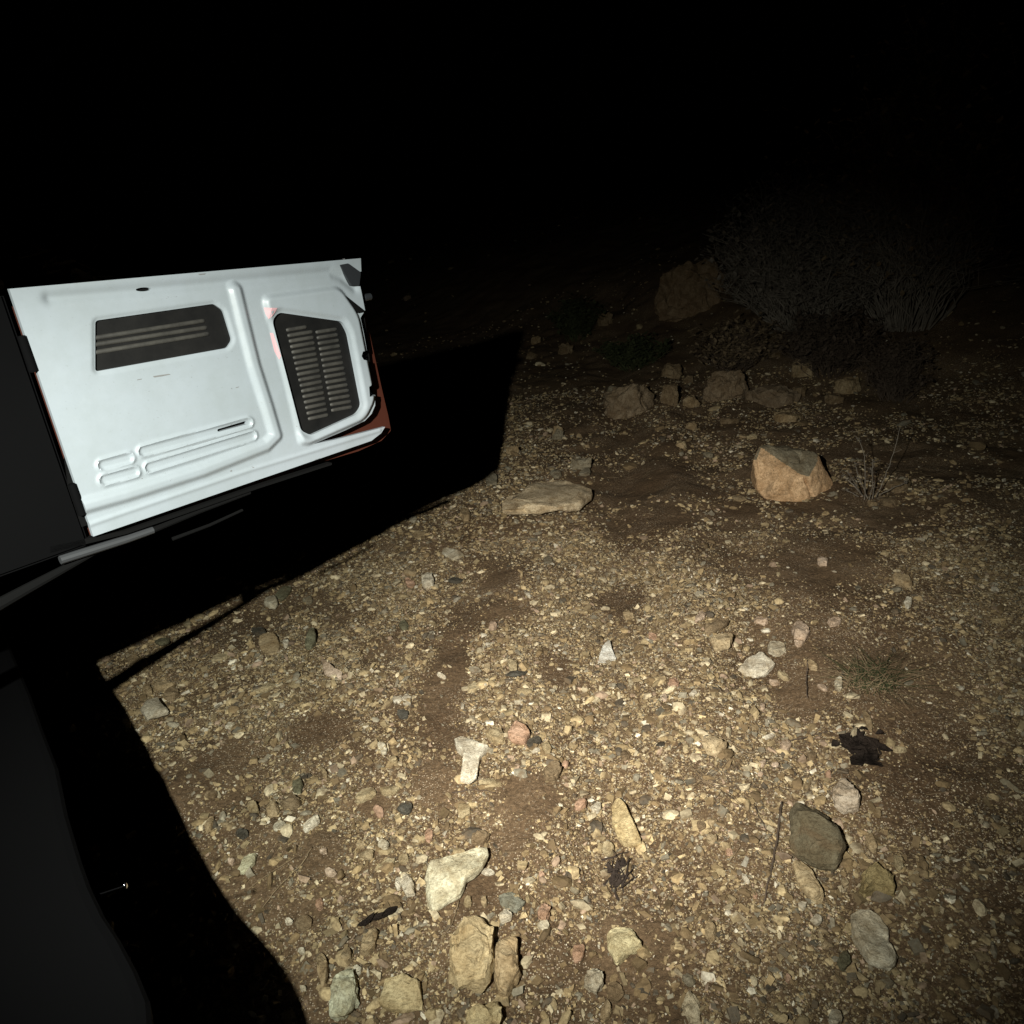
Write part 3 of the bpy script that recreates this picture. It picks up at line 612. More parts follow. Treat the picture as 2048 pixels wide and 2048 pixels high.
def rnd_poly(P, r, k=5):
    out = []; n = len(P); P = [np.array(p) for p in P]
    for i in range(n):
        p, a, b = P[i], P[i - 1], P[(i + 1) % n]
        la, lb = np.linalg.norm(a - p), np.linalg.norm(b - p); q = min(r, la * .45, lb * .45)
        s, e = p + (a - p) / la * q, p + (b - p) / lb * q
        for j in range(k + 1):
            t_ = j / k; out.append(tuple((1 - t_) ** 2 * s + 2 * t_ * (1 - t_) * p + t_ ** 2 * e))
    return out

# outline of the inner panel (u to the right, v up), the left end squared off at the hinge
tl = uv(254, 557); tr = uv(722, 516)
sl = (tr[1] - tl[1]) / (tr[0] - tl[0])
bl = uv(254, 1050); brp = uv(743, 881)
slb = (brp[1] - bl[1]) / (brp[0] - bl[0])
right_side = uvs(1, [(1575,110),(1578,190),(1530,200),(1530,275),(1572,280),(1600,425),(1572,470),(1592,560),(1612,668),(1570,672),(1562,700),(1575,722),(1620,730),(1643,862),(1608,885),(1612,945),(1662,935),(1662,1000),(1640,1050),(1600,1092),(1480,1150),(1350,1205),(1290,1232),(1420,1205),(1600,1160),(1722,1128),(1700,1165),(1640,1212)])
outline = [(0.0, tl[1] - sl * tl[0])] + right_side + [(0.0, bl[1] - slb * bl[0])]
vent = rnd_poly(uvs(1, [(1070,437),(1455,492),(1492,560),(1578,1000),(1545,1050),(1265,1178),(1205,1150),(1032,485)]), 0.010)
vframe = rnd_poly(uvs(1, [(960,330),(1440,268),(1560,440),(1665,960),(1600,1095),(1250,1250),(1195,1240),(1110,900)]), 0.022)
serv = rnd_poly(uvs(1, [(-25,487),(690,385),(748,425),(803,605),(772,652),(-25,795)]), 0.006)
slotp = rnd_poly(uvs(1, [(712,1143),(880,1093),(892,1105),(888,1112),(722,1158),(712,1155)]), 0.002)
hole = [uv(200 + .33126 * (270 + 46 * math.cos(a)), 480 + .33126 * (298 + 12 * math.sin(a) - 2 * math.cos(a))) for a in np.linspace(0, 2 * math.pi, 16, endpoint=False)]
ribv = uvs(1, [(815,295),(860,480),(930,760),(1010,1010),(1060,1180)])
ribh = uvs(1, [(1060,1180),(1000,1240),(620,1390),(160,1535),(-400,1690)])
st1 = (uvs(1, [(262,1275),(893,1103)]), 0.0105); st2 = (uvs(1, [(300,1372),(918,1182)]), 0.0105)
st3 = (uvs(1, [(20,1357),(170,1318)]), 0.0105); st4 = (uvs(1, [(30,1447),(205,1400)]), 0.0105)
topg = uvs(1, [(-300,352),(163,312),(700,262),(1390,195),(1460,225),(1540,290)])
botl = uvs(1, [(-300,1800),(163,1640),(900,1390),(1690,1150)])
def depth(u, v):
    u = np.asarray(u, float); v = np.asarray(v, float)
    h = np.zeros(u.shape)
    h += 0.011 * sstep(-0.001, 0.013, sdf(vframe, u, v))
    h -= 0.006 * sstep(-0.014, 0.0, sdf(vent, u, v)) * (sdf(vframe, u, v) > 0)
    rb = np.minimum(dseg(ribv, u, v, False), dseg(ribh, u, v, False))
    h += 0.0085 * (1 - sstep(0.004, 0.019, rb)) * (1 - sstep(0, 0.004, sdf(vframe, u, v)))
    for (pl, r_) in (st1, st2, st3, st4):
        d = dseg(pl, u, v, False); h += 0.0035 * np.exp(-((d - r_) / 0.0032) ** 2) - 0.0015 * (1 - sstep(r_ - .004, r_, d))
    h -= 0.006 * np.exp(-(dseg(topg, u, v, False) / 0.010) ** 2)
    h -= 0.003 * (1 - sstep(0.0, 0.008, sdf(serv, u, v) * -1)) * 1.0
    h += 0.0025 * np.exp(-(dseg(botl, u, v, False) / 0.004) ** 2)
    h += 0.0012 * vnoise(u * 7, v * 7, 31)
    return h
def dens_line(P, step, closed=True):
    out = []
    n = len(P)
    for i in range(n if closed else n - 1):
        a, b = np.array(P[i]), np.array(P[(i + 1) % n]); k = max(1, int(np.linalg.norm(b - a) / step))
        out += [tuple(a + (b - a) * j / k) for j in range(k)]
    return out
pts, edges = [], []
for loop in (outline, vent, serv, slotp, hole):
    D = dens_line(loop, 0.005); s = len(pts); pts += D; edges += [(s + i, s + (i + 1) % len(D)) for i in range(len(D))]
gu, gv = np.meshgrid(np.arange(0.0015, GLEN + 0.03, 0.0028), np.arange(-0.05, 0.50, 0.0028))
gu = gu.ravel() + rs.uniform(-3e-4, 3e-4, gu.size); gv = gv.ravel() + rs.uniform(-3e-4, 3e-4, gv.size)
ok = inside(outline, gu, gv) & ~inside(vent, gu, gv) & ~inside(serv, gu, gv)
far = np.ones(gu.shape, bool)
for loop in (outline, vent, serv, slotp, hole): far &= dseg(loop, gu, gv, True) > 0.0011
gu, gv = gu[ok & far], gv[ok & far]
pts += list(zip(gu.tolist(), gv.tolist()))
vo, eo, fo, _, _, _ = delaunay_2d_cdt([Vector(p) for p in pts], edges, [], 0, 1e-6)
vo = np.array([tuple(p) for p in vo]); fo = np.array(fo)
cen = vo[fo].mean(1)
kp = inside(outline, cen[:, 0], cen[:, 1])
for q in (vent, serv, slotp, hole): kp &= ~inside(q, cen[:, 0], cen[:, 1])
fo = fo[kp]
dd = depth(vo[:, 0], vo[:, 1])
bm = bmesh.new()
bv = [bm.verts.new(W(p[0], p[1], d)) for p, d in zip(vo, dd)]
for f in fo: bm.faces.new([bv[i] for i in f])
bmesh.ops.delete(bm, geom=[v for v in bm.verts if not v.link_faces], context='VERTS')
be = [e for e in bm.edges if e.is_boundary]
ret = bmesh.ops.extrude_edge_only(bm, edges=be)
nv = [g for g in ret['geom'] if isinstance(g, bmesh.types.BMVert)]
bmesh.ops.translate(bm, verts=nv, vec=Vector(-GN * 0.010))
gate = bm_obj('tailgate', bm, M_white, veh, smooth=True)
gate.data.set_sharp_from_angle(angle=math.radians(50))
gate['label'] = 'white pressed metal inner side of the open tailgate, scuffed'

def plate(name, P, d0, d1, m_, parent=gate, bevel=0.0015):
    """prism on the gate plane between depths d0 (front) and d1 (back)"""
    bm = bmesh.new()
    a = [bm.verts.new(W(u, v, d0)) for u, v in P]; f = bm.faces.new(a)
    r_ = bmesh.ops.extrude_face_region(bm, geom=[f]); vs = [g for g in r_['geom'] if isinstance(g, bmesh.types.BMVert)]
    bmesh.ops.translate(bm, verts=vs, vec=Vector(GN * (d1 - d0)))
    bmesh.ops.recalc_face_normals(bm, faces=bm.faces)
    if bevel: bmesh.ops.bevel(bm, geom=[e for e in bm.edges], offset=bevel, segments=2, affect='EDGES')
    return bm_obj(name, bm, m_, parent)
def grow(P, k):
    c = np.mean(P, 0); return [tuple(c + (np.array(p) - c) * (1 + k / np.linalg.norm(np.array(p) - c))) for p in P]
def louvre(bm, a, b, r, d):
    """a pressed slat: half round bar with closed ends and a lip"""
    a, b = np.array(a), np.array(b); e = (b - a); ln = np.linalg.norm(e); e /= ln; q = np.array([-e[1], e[0]])
    rings = []
    for s, k in ((0, .15), (0.003, .8), (0.006, 1), (ln - .006, 1), (ln - .003, .8), (ln, .15)):
        ring = []
        for j in range(7):
            an = math.pi * j / 6
            o = q * (math.cos(an) * r * (0.6 + 0.4 * k)); z = math.sin(an) * r * 0.95 * k
            p = a + e * s + o; ring.append(bm.verts.new(W(p[0], p[1], d + z)))
        rings.append(ring)
    for i in range(len(rings) - 1):
        for j in range(6): bm.faces.new((rings[i][j], rings[i][j + 1], rings[i + 1][j + 1], rings[i + 1][j]))
def lerp(a, b, t): return (a[0] + (b[0] - a[0]) * t, a[1] + (b[1] - a[1]) * t)
# vent cover with its louvres in two columns
vc = plate('vent_cover', grow(vent, 0.004), -0.004, -0.012, M_blackp, bevel=0)
bm = bmesh.new(); bm.from_mesh(vc.data); off = parent_world(gate)
for v in bm.verts: pass
bm2 = bmesh.new()
A0, A1, B0, B1 = (1130, 545), (1262, 1082), (1285, 520), (1385, 1056)
C0, C1, D0, D1 = (1308, 558), (1402, 1030), (1436, 538), (1528, 1008)
for i in range(17):
    t_ = i / 16; a, b = lerp(A0, A1, t_), lerp(B0, B1, t_)
    if i == 0: b = lerp(a, b, 0.8)
    (a, b) = uvs(1, [a, b]); louvre(bm2, a, b, 0.0042, -0.0042)
for i in range(15):
    t_ = i / 14; (a, b) = uvs(1, [lerp(C0, C1, t_), lerp(D0, D1, t_)]); louvre(bm2, a, b, 0.0042, -0.0042)
sl_ = bm_obj('louvre_slats', bm2, M_blackp, vc, smooth=True)
bm.free()
# louvre slats are surface pattern of the cover: join them into its mesh
def join_into(dst, src):
    bm = bmesh.new(); bm.from_mesh(dst.data); n0 = len(bm.faces)
    bm.from_mesh(src.data); bm.faces.ensure_lookup_table()
    for i in range(n0, len(bm.faces)): bm.faces[i].material_index = 1
    dst.data.materials.append(M_slat); bm.to_mesh(dst.data); bm.free(); bpy.data.objects.remove(src)
join_into(vc, sl_)
sc_ = plate('service_cover', grow(serv, 0.004), -0.008, -0.016, M_blackp, bevel=0)
bm2 = bmesh.new()
for (a, b) in (((180, 560), (645, 487)), ((195, 598), (660, 528)), ((230, 640), (672, 566))):
    a = (a[0] - 260, a[1] + 42)
    (a, b) = uvs(1, [a, b]); louvre(bm2, a, b, 0.0042, -0.0083)
join_into(sc_, bm_obj('bars', bm2, M_blackp, sc_, smooth=True))
plate('hole_backing', grow(hole, 0.004), -0.0135, -0.016, M_rubber, bevel=0)
plate('slot_backing', grow(slotp, 0.003), -0.011, -0.013, M_rubber, bevel=0)
# outer skin: red lamp glow put into its dark colour, proud of the inner panel along the right and lower edges
OFF = -0.034
skin = [(0.0, 0.435 - 0.006)] + uvs(1, [(1560,118),(1600,432),(1645,640),(1702,900),(1740,1060),(1757,1150),(1700,1212),(1560,1275),(1300,1352),(960,1470)], OFF)
lastu = skin[-1]; skin = skin + [(0.0, lastu[1] - 0.004)]
skin[0] = (0.0, skin[1][1] + 0.004)
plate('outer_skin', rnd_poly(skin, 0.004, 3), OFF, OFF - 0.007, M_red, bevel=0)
inner_fill = [(u * 0.985, v) for u, v in outline]
plate('gate_core', rnd_poly(uvs(1, [(1540,150),(1590,440),(1640,860),(1640,1000),(1560,1080),(1250,1235),(900,1385),(-200,1760),(-200,300)], -0.02), 0.004, 2), -0.0165, -0.033, M_rubber, bevel=0)
# bottom seal strip and the corner fittings
plate('seal_strip', uvs(1, [(-300,1850),(163,1752),(960,1482),(1400,1345),(1400,1358),(960,1500),(163,1775),(-300,1890)], -0.012), -0.012, -0.03, M_rubber, bevel=0)
plate('corner_bracket', uvs(1, [(1452,150),(1500,141),(1577,196),(1568,277),(1522,277),(1478,203)], 0.004), 0.004, -0.02, M_dark, bevel=0.001)
plate('rubber_wedge', uvs(1, [(1455,330),(1480,335),(1603,432),(1560,440),(1545,420)], 0.006), 0.006, 0.001, M_rubber, bevel=0)
def cyl(name, c, ax, r, h, m_, parent, seg=20):
    bm = bmesh.new(); bmesh.ops.create_cone(bm, cap_ends=True, segments=seg, radius1=r, radius2=r * .92, depth=h)
    bmesh.ops.bevel(bm, geom=[e for e in bm.edges if len(e.link_faces) == 2 and e.calc_face_angle(0) > 1], offset=r * .15, segments=2, affect='EDGES')
    bm.transform(Matrix.Translation(Vector(c)) @ Vector(ax).to_track_quat('Z', 'Y').to_matrix().to_4x4())
    return bm_obj(name, bm, m_, parent, smooth=False)
u_, v_ = uv(200 + .33126 * 1612, 480 + .33126 * 345, -0.02)
cyl('buffer', W(u_, v_, -0.02), GU, 0.0085, 0.022, M_dark, gate)
for cx, cy in ((1592, 700), (1628, 915)):
    u_, v_ = uv(200 + .33126 * cx, 480 + .33126 * cy, -0.012)
    bm = bmesh.new()
    P = [(u_ - .009, v_ - .011), (u_ + .008, v_ - .011), (u_ + .008, v_ + .011), (u_ - .009, v_ + .011)]
    q = plate('striker', P, -0.010, -0.018, M_rubber, bevel=0.001)
    bm.free()
    s_ = cyl('pin', W(u_ - .001, v_ - .002, -0.008), GN, 0.0022, 0.008, M_chrome, q, 10)
# red lamp reflections painted as pink films beside the vent, scuffs and chips in the paint
def film(name, n, P, m_, d=0.0008):
    Q = uvs(n, P); C = dens_line(Q, 0.006); c0 = np.mean(C, 0)
    bm = bmesh.new(); vs = [bm.verts.new(W(u, v, float(depth(np.array([u]), np.array([v]))[0]) + d)) for u, v in C]
    c = bm.verts.new(W(c0[0], c0[1], float(depth(np.array([c0[0]]), np.array([c0[1]]))[0]) + d))
    for i in range(len(vs)): bm.faces.new((vs[i], vs[(i + 1) % len(vs)], c))
    return bm_obj(name, bm, m_, gate)
film('painted_reflection', 1, [(985,408),(1053,410),(1040,440),(1012,478),(995,445)], M_pink)
film('painted_reflection', 1, [(1024,560),(1040,562),(1085,700),(1078,722),(1052,672)], M_pink)
for P in ([(318,822),(360,815),(415,808),(425,812),(380,822),(325,830)], [(222,842),(250,837),(252,841),(225,846)], [(788,898),(797,894),(798,900)], [(818,890),(838,885),(837,889),(820,894)],
          [(785,1392),(796,1389),(797,1397),(787,1399)], [(912,1366),(930,1372),(922,1376)], [(590,205),(640,201),(630,209),(600,211)], [(1460,115),(1478,112),(1476,119)], [(245,1440),(258,1437),(254,1443)], [(1178,1122),(1184,1121),(1183,1127)]):
    film('scuff', 1, P, M_scuff, 0.0005)
r8 = random.Random(8)
for _ in range(26):
    cx, cy = r8.uniform(200, 1050), r8.uniform(330, 1450)
    u_, v_ = uv(200 + .33126 * cx, 480 + .33126 * cy)
    if sdf(serv, np.array([u_]), np.array([v_]))[0] > -0.012 or v_ < 0.03: continue
    l_, h_, a_ = r8.uniform(2, 13), r8.uniform(1.2, 2.4), r8.uniform(-.5, .2)
    film('scuff', 1, [(cx, cy), (cx + l_ * .6, cy + l_ * .6 * a_ - h_), (cx + l_, cy + l_ * a_), (cx + l_ * .5, cy + l_ * .5 * a_ + h_ * .6)], M_scuff, 0.0005)
# the loose bar hanging under the gate
def tube(bm, pts, r0, r1=None, seg=6, cap=True):
    r1 = r0 if r1 is None else r1; rings = []; n = len(pts)
    for i, p in enumerate(pts):
        p = Vector(p); a = Vector(pts[max(0, i - 1)]); b = Vector(pts[min(n - 1, i + 1)]); d = (b - a)
        if d.length < 1e-9: d = Vector((0, 0, 1))
        d.normalize(); q = d.orthogonal().normalized(); s = d.cross(q); r = r0 + (r1 - r0) * i / max(1, n - 1)
        rings.append([bm.verts.new(p + (q * math.cos(2 * math.pi * j / seg) + s * math.sin(2 * math.pi * j / seg)) * r) for j in range(seg)])
    for i in range(n - 1):
        for j in range(seg): bm.faces.new((rings[i][j], rings[i][(j + 1) % seg], rings[i + 1][(j + 1) % seg], rings[i + 1][j]))
    if cap:
        bm.faces.new(rings[0]); bm.faces.new(rings[-1])
def barpt(px, py, d=-0.02): u, v = uv(px, py, d); return W(u, v, d)
bm = bmesh.new(); tube(bm, [barpt(120, 1120), barpt(254, 1078), barpt(306, 1060)], 0.0085, 0.007, 10); bm_obj('stay_rod', bm, M_steel, gate)
bm = bmesh.new(); tube(bm, [barpt(306, 1060), barpt(400, 1022), barpt(500, 985)], 0.006, 0.004, 8); bm_obj('rod_sleeve', bm, M_rubber, gate)
bm = bmesh.new(); tube(bm, [(-.762, 1.319, 1.092), (-.87, 1.20, 1.066), (-.978, 1.08, 1.038), (-1.15, .89, 1.0)], 0.004, 0.020, 10); bm_obj('gate_arm', bm, M_rubber, gate)
bm = bmesh.new(); tube(bm, [barpt(345, 1078, -.05), barpt(420, 1050, -.05), barpt(485, 1020, -.05)], 0.004, 0.003, 8); bm_obj('cable', bm, M_rubber, gate)

# bodywork: bumper whose curved rim throws the long black shadow at lower left
LP = np.array(LPOS)
def caster(px, py, z):
    g = at(px, py); return (g + (LP - g) * ((z - g[2]) / (LP[2] - g[2])))[:2]
BZ = 0.69
rim_px = [(90, 1150), (170, 1290), (254, 1420), (292, 1490), (330, 1560), (372, 1650), (420, 1740), (450, 1790), (490, 1842), (530, 1885), (575, 1945), (604, 2000), (622, 2060), (635, 2150), (640, 2250)]
rim = [caster(x, y, BZ) for x, y in rim_px]
last = rim[-1]
poly = [tuple(p) for p in rim] + [(last[0] - 0.02, last[1] - 0.25), (last[0] - 0.2, -0.6), (-2.6, -0.6), (-2.6, rim[0][1] + 0.1)]
bm = bmesh.new()
# rim profile: rounded lip falling away below
levels = [(BZ - 0.30, -0.08), (BZ - 0.10, -0.03), (BZ - 0.02, -0.003), (BZ, 0.0), (BZ + 0.006, -0.006), (BZ + 0.008, -0.02)]
cpoly = np.mean(poly, 0); rings = []
for z, o_ in levels:
    rings.append([bm.verts.new((p[0] + o_ * 0.85, p[1] - 0.0 + o_ * 0.2, z)) for p in poly])
for i in range(len(rings) - 1):
    for j in range(len(poly)):
        k = (j + 1) % len(poly); bm.faces.new((rings[i][j], rings[i][k], rings[i + 1][k], rings[i + 1][j]))
bm.faces.new(rings[0]); bm.faces.new(rings[-1])
bmesh.ops.triangulate(bm, faces=[f for f in bm.faces if len(f.verts) > 4])
bump_o = bm_obj('bumper', bm, M_vehicle, veh)
def box(bm, x0, x1, y0, y1, z0, z1):
    v = [bm.verts.new((x, y, z)) for z in (z0, z1) for x, y in ((x0, y0), (x1, y0), (x1, y1), (x0, y1))]
    for f in ((0, 1, 2, 3), (4, 5, 6, 7), (0, 1, 5, 4), (1, 2, 6, 5), (2, 3, 7, 6), (3, 0, 4, 7)): bm.faces.new([v[i] for i in f])
bm = bmesh.new(); box(bm, -2.5, -1.15, -0.5, 1.20, 0.32, 0.685); bmesh.ops.bevel(bm, geom=bm.edges[:], offset=0.03, segments=2, affect='EDGES')
bm_obj('body', bm, M_vehicle, veh)
hx, hy = GO[0], GO[1]
bm = bmesh.new()
bmp = [(-0.006, -0.012), (-0.50, -0.01), (-0.50, 0.50), (-0.30, 0.46), (-0.006, 0.44)]
a_ = [bm.verts.new(W(u, v, -0.012)) for u, v in bmp]; f = bm.faces.new(a_)
r_ = bmesh.ops.extrude_face_region(bm, geom=[f]); bmesh.ops.translate(bm, verts=[g for g in r_['geom'] if isinstance(g, bmesh.types.BMVert)], vec=Vector(-GN * 0.03))
bmesh.ops.recalc_face_normals(bm, faces=bm.faces); bmesh.ops.bevel(bm, geom=bm.edges[:], offset=0.006, segments=2, affect='EDGES')
bm_obj('added_shadow_panel', bm, M_vehicle, veh)  # added black panel: carries the gate's shadow on and keeps the left dark
hx, hy = W(-0.42, 0)[0], W(-0.42, 0)[1]
bm = bmesh.new(); box(bm, hx - 0.72, hx - 0.09, hy - 0.40, hy - 0.06, 0.685, 1.95); bmesh.ops.bevel(bm, geom=bm.edges[:], offset=0.02, segments=3, affect='EDGES')
bm_obj('rear_pillar', bm, M_vehicle, veh)
for z in (1.20, 1.46):
    h_ = cyl('hinge', W(-0.004, z - 1.12, -0.004), (0, 0, 1), 0.008, 0.06, M_vehicle, veh)
q = at_z(251, 1772, 0.68)
bm = bmesh.new(); bmesh.ops.create_icosphere(bm, subdivisions=3, radius=0.0035); bm.transform(Matrix.Translation(Vector(q)) @ Matrix.Diagonal((0.8, 1.2, 1.6, 1)))
co_ = bm_obj('chrome_catch', bm, M_chrome, veh, smooth=True)
bm = bmesh.new(); tube(bm, [(q[0] - 0.003, q[1], q[2]), (q[0] - 0.04, q[1], q[2] - 0.01), (q[0] - 0.10, q[1], q[2] - 0.02)], 0.0011, 0.0011, 8)
bm_obj('catch_stem', bm, M_vehicle, co_)
# wheel (out of the picture, carries the body)
bm = bmesh.new(); bmesh.ops.create_cone(bm, cap_ends=True, segments=48, radius1=0.36, radius2=0.36, depth=0.24)
bmesh.ops.bevel(bm, geom=[e for e in bm.edges if e.calc_face_angle(0) > 1], offset=0.04, segments=3, affect='EDGES')
bm.transform(Matrix.Translation((-1.9, -0.1, 0.345)) @ Matrix.Rotation(math.pi / 2, 4, 'X')); bm_obj('wheel', bm, M_rubber, veh)

# ------------------------------------------------------------------ sticks, weeds, grass, leaves, shrubs
def gp(px, py, lift=0.0):
    p = at(px, py); return Vector((p[0], p[1], float(hgt(p[0], p[1])) + lift))
def bent(a, b, n=8, wob=0.01, sag=0.0, rr_=None):
    rr_ = rr_ or rnd; out = []
    for i in range(n + 1):
        t_ = i / n; p = a.lerp(b, t_); s = math.sin(math.pi * t_)
        out.append(p + Vector((rr_.uniform(-wob, wob) * s, rr_.uniform(-wob, wob) * s, sag * s + abs(rr_.uniform(0, wob)) * 0.3 * s)))
    return out
def stick(name, pxs, r0, r1, m_, label, cat='stick', lift=0.006):
    bm = bmesh.new(); P = [gp(x, y, lift) for x, y in pxs]; pts_ = []
    for i in range(len(P) - 1): pts_ += bent(P[i], P[i + 1], 6, 0.0025)[(1 if i else 0):]
    tube(bm, pts_, r0, r1, 7); o = bm_obj(name, bm, m_, None, smooth=True); return tag(o, label, cat)
stick('stick', [(1564, 1608), (1557, 1660), (1545, 1730), (1528, 1808)], 0.0035, 0.0018, M_twig, 'long thin dark stick lying left of the grey green boulder')
stick('stick', [(1508, 1615), (1520, 1640), (1533, 1665)], 0.002, 0.001, M_twig, 'short dark twig lying left of the long dark stick')
stick('stick', [(1615, 1330), (1612, 1365), (1614, 1405)], 0.003, 0.0015, M_twig, 'short dark stem standing below the jagged white rock', lift=0.02)
stick('straw', [(1096, 1461), (1132, 1472)], 0.0017, 0.001, M_straw, 'pale straw lying right of the round pink stone', 'straw')
stick('straw', [(590, 1718), (650, 1738), (578, 1762), (497, 1782)][0:1] + [(540, 1750), (497, 1782)], 0.0016, 0.001, M_straw, 'long straw pointing up right beside the large black shadow', 'straw')
stick('straw', [(625, 1697), (605, 1730), (560, 1775), (520, 1826)], 0.0018, 0.001, M_straw, 'longer bent straw just right of the first by the black shadow', 'straw')
stick('straw', [(918, 1805), (905, 1850), (872, 1908)], 0.0018, 0.0008, M_straw, 'straw bent along the left side of the thick ochre block', 'straw')
stick('straw', [(905, 1588), (950, 1582), (990, 1588)], 0.0022, 0.001, M_twig, 'brown stalk lying below the bone shaped white rock', 'straw')
stick('straw', [(1400, 1455), (1445, 1480), (1515, 1525)], 0.0016, 0.0008, M_straw, 'fine pale stalk crossing the gravel above the dry twig tuft', 'straw')
stick('straw', [(1560, 1490), (1640, 1470), (1740, 1448)], 0.002, 0.001, M_twig, 'dark stalk lying above the dark dead leaves', 'straw')

# scattered straw litter: nobody could count it
bm = bmesh.new(); r5 = random.Random(5)
for _ in range(900):
    a_ = r5.uniform(-.7, .8); d_ = math.sqrt(r5.uniform(.8 ** 2, 5.5 ** 2)); x, y = d_ * math.sin(a_), d_ * math.cos(a_)
    l_ = r5.uniform(0.015, 0.07); b_ = r5.gauss(0.6, 0.9); z = float(hgt(x, y))
    p0 = Vector((x, y, z + .004)); p1 = Vector((x + l_ * math.cos(b_), y + l_ * math.sin(b_), float(hgt(x + l_ * math.cos(b_), y + l_ * math.sin(b_))) + .005 + r5.uniform(0, .006)))
    tube(bm, bent(p0, p1, 3, .002, .001, r5), r5.uniform(.0005, .0011), .0005, 4, cap=False)
tag(bm_obj('straw_litter', bm, M_straw), 'fine dry straw and stalk bits scattered over the gravel', 'straw', kind='stuff')

def tuft(name, px, py, n, hmin, hmax, spread, m_, label, cat, r=0.0012, flat=0.0, seed=1, mat2=None, part='blades'):
    rr2 = random.Random(seed); root = empty(name, gp(px, py)); bms = [bmesh.new(), bmesh.new()]
    for i in range(n):
        a0 = rr2.uniform(0, 6.283); d = spread * .42 * math.sqrt(rr2.random()); b = root.location + Vector((math.cos(a0) * d, math.sin(a0) * d * .8, -0.004)); a = rr2.gauss(0.9, 1.5)
        h = rr2.uniform(hmin, hmax); ln = rr2.uniform(.3, 1) * spread; up = h * (1 - flat * rr2.random())
        P = []
        for k in range(7):
            t_ = k / 6; P.append(b + Vector((math.cos(a) * ln * t_ ** 1.5, math.sin(a) * ln * t_ ** 1.5, up * (t_ - 0.42 * t_ * t_ * (1 + flat)))) + Vector((rr2.uniform(-1, 1), rr2.uniform(-1, 1), 0)) * .004 * t_)
        tube(bms[1 if (mat2 and i % 2 == 0) else 0], P, r, r * .3, 4, cap=False)
    bm_obj(part, bms[0], m_, root)
    if mat2: bm_obj('dry_stalks', bms[1], mat2, root)
    else: bms[1].free()
    return tag(root, label, cat)
tuft('grass_tuft', 1745, 1365, 190, .04, .14, .20, M_green, 'tuft of dark green grass with dry stalks at the right edge', 'grass', .0011, .5, 3, M_straw)
tuft('twig_tuft', 1432, 1560, 110, .015, .06, .11, M_twig, 'flattened tuft of dry dark twigs under a yellow ochre stone', 'dry plant', .0010, .8, 5, M_straw, 'twigs')
def bundle(name, px, py, n, wd, ht, m_, label, seed):
    rr2 = random.Random(seed); c = gp(px, py); bm = bmesh.new()
    for _ in range(n):
        a = rr2.gauss(1.1, 0.7); l_ = rr2.uniform(.02, .055); o = Vector((rr2.gauss(0, wd * .4), rr2.gauss(0, ht * .4), rr2.uniform(.002, .018)))
        d = Vector((math.cos(a), math.sin(a), rr2.uniform(-.2, .3))) * l_
        tube(bm, bent(c + o - d, c + o + d, 5, .006, 0, rr2), rr2.uniform(.0015, .0045), .001, 5)
    for _ in range(9):
        leafmesh(bm, c + Vector((rr2.gauss(0, wd * .4), rr2.gauss(0, ht * .4), .008)), rr2.uniform(.02, .045), rr2.uniform(.005, .010), rr2.gauss(1.1, .8), rr2.uniform(-.3, .3), .006, rr2)
    return tag(bm_obj(name, bm, m_), label, 'dry plant')
bundle_args = ('twig_clump', 1238, 1752, 22, .035, .055, M_leaf, 'dark clump of broken twigs between the ochre wedge rock and the lumpy rock', 8)
def leafmesh(bm, c, ln, wd, a, tilt, curl, rr2):
    n = 6; e = Vector((math.cos(a), math.sin(a), tilt)); q = Vector((-math.sin(a), math.cos(a), 0)); rows = []
    for i in range(n + 1):
        t_ = i / n; w_ = wd * math.sin(math.pi * min(1, t_ * .94 + .03)) * (1 + rr2.uniform(-.15, .15)); p = c + e * ln * (t_ - .5) + Vector((0, 0, curl * (2 * t_ - 1) ** 2))
        rows.append([bm.verts.new(p + q * w_ + Vector((0, 0, wd * .22 * rr2.random()))), bm.verts.new(p), bm.verts.new(p - q * w_ + Vector((0, 0, wd * .3 * rr2.random())))])
    for i in range(n):
        for j in range(2): bm.faces.new((rows[i][j], rows[i][j + 1], rows[i + 1][j + 1], rows[i + 1][j]))
bundle(*bundle_args)
def leaves(name, items, label, cat='dead leaves', m_=M_leaf, seed=2):
    rr2 = random.Random(seed); bm = bmesh.new()
    for px, py, ln, wd, deg in items:
        c = gp(px, py, .012); leafmesh(bm, c, ln, wd, math.radians(deg), rr2.uniform(-.35, .35), rr2.uniform(-.008, .012), rr2)
    r_ = bmesh.ops.solidify(bm, geom=bm.faces[:], thickness=0.0008)
    return tag(bm_obj(name, bm, m_, None, smooth=False), label, cat)
leaves('dead_leaf', [(735, 1850, .05, .010, 25), (778, 1832, .055, .012, 40), (755, 1842, .04, .010, 15)], 'black curled dead leaves lying left of the thick ochre block')
rr2 = random.Random(9)
leaves('dead_leaf', [(1722 + rr2.gauss(0, 24), 1497 + rr2.gauss(0, 17), rr2.uniform(.02, .065), rr2.uniform(.008, .022), rr2.uniform(0, 180)) for _ in range(42)] + [(1715, 1530, .06, .02, 30), (1742, 1522, .05, .02, 60)], 'dark clump of dead leaves above the pale ribbed block near the right edge', seed=4)

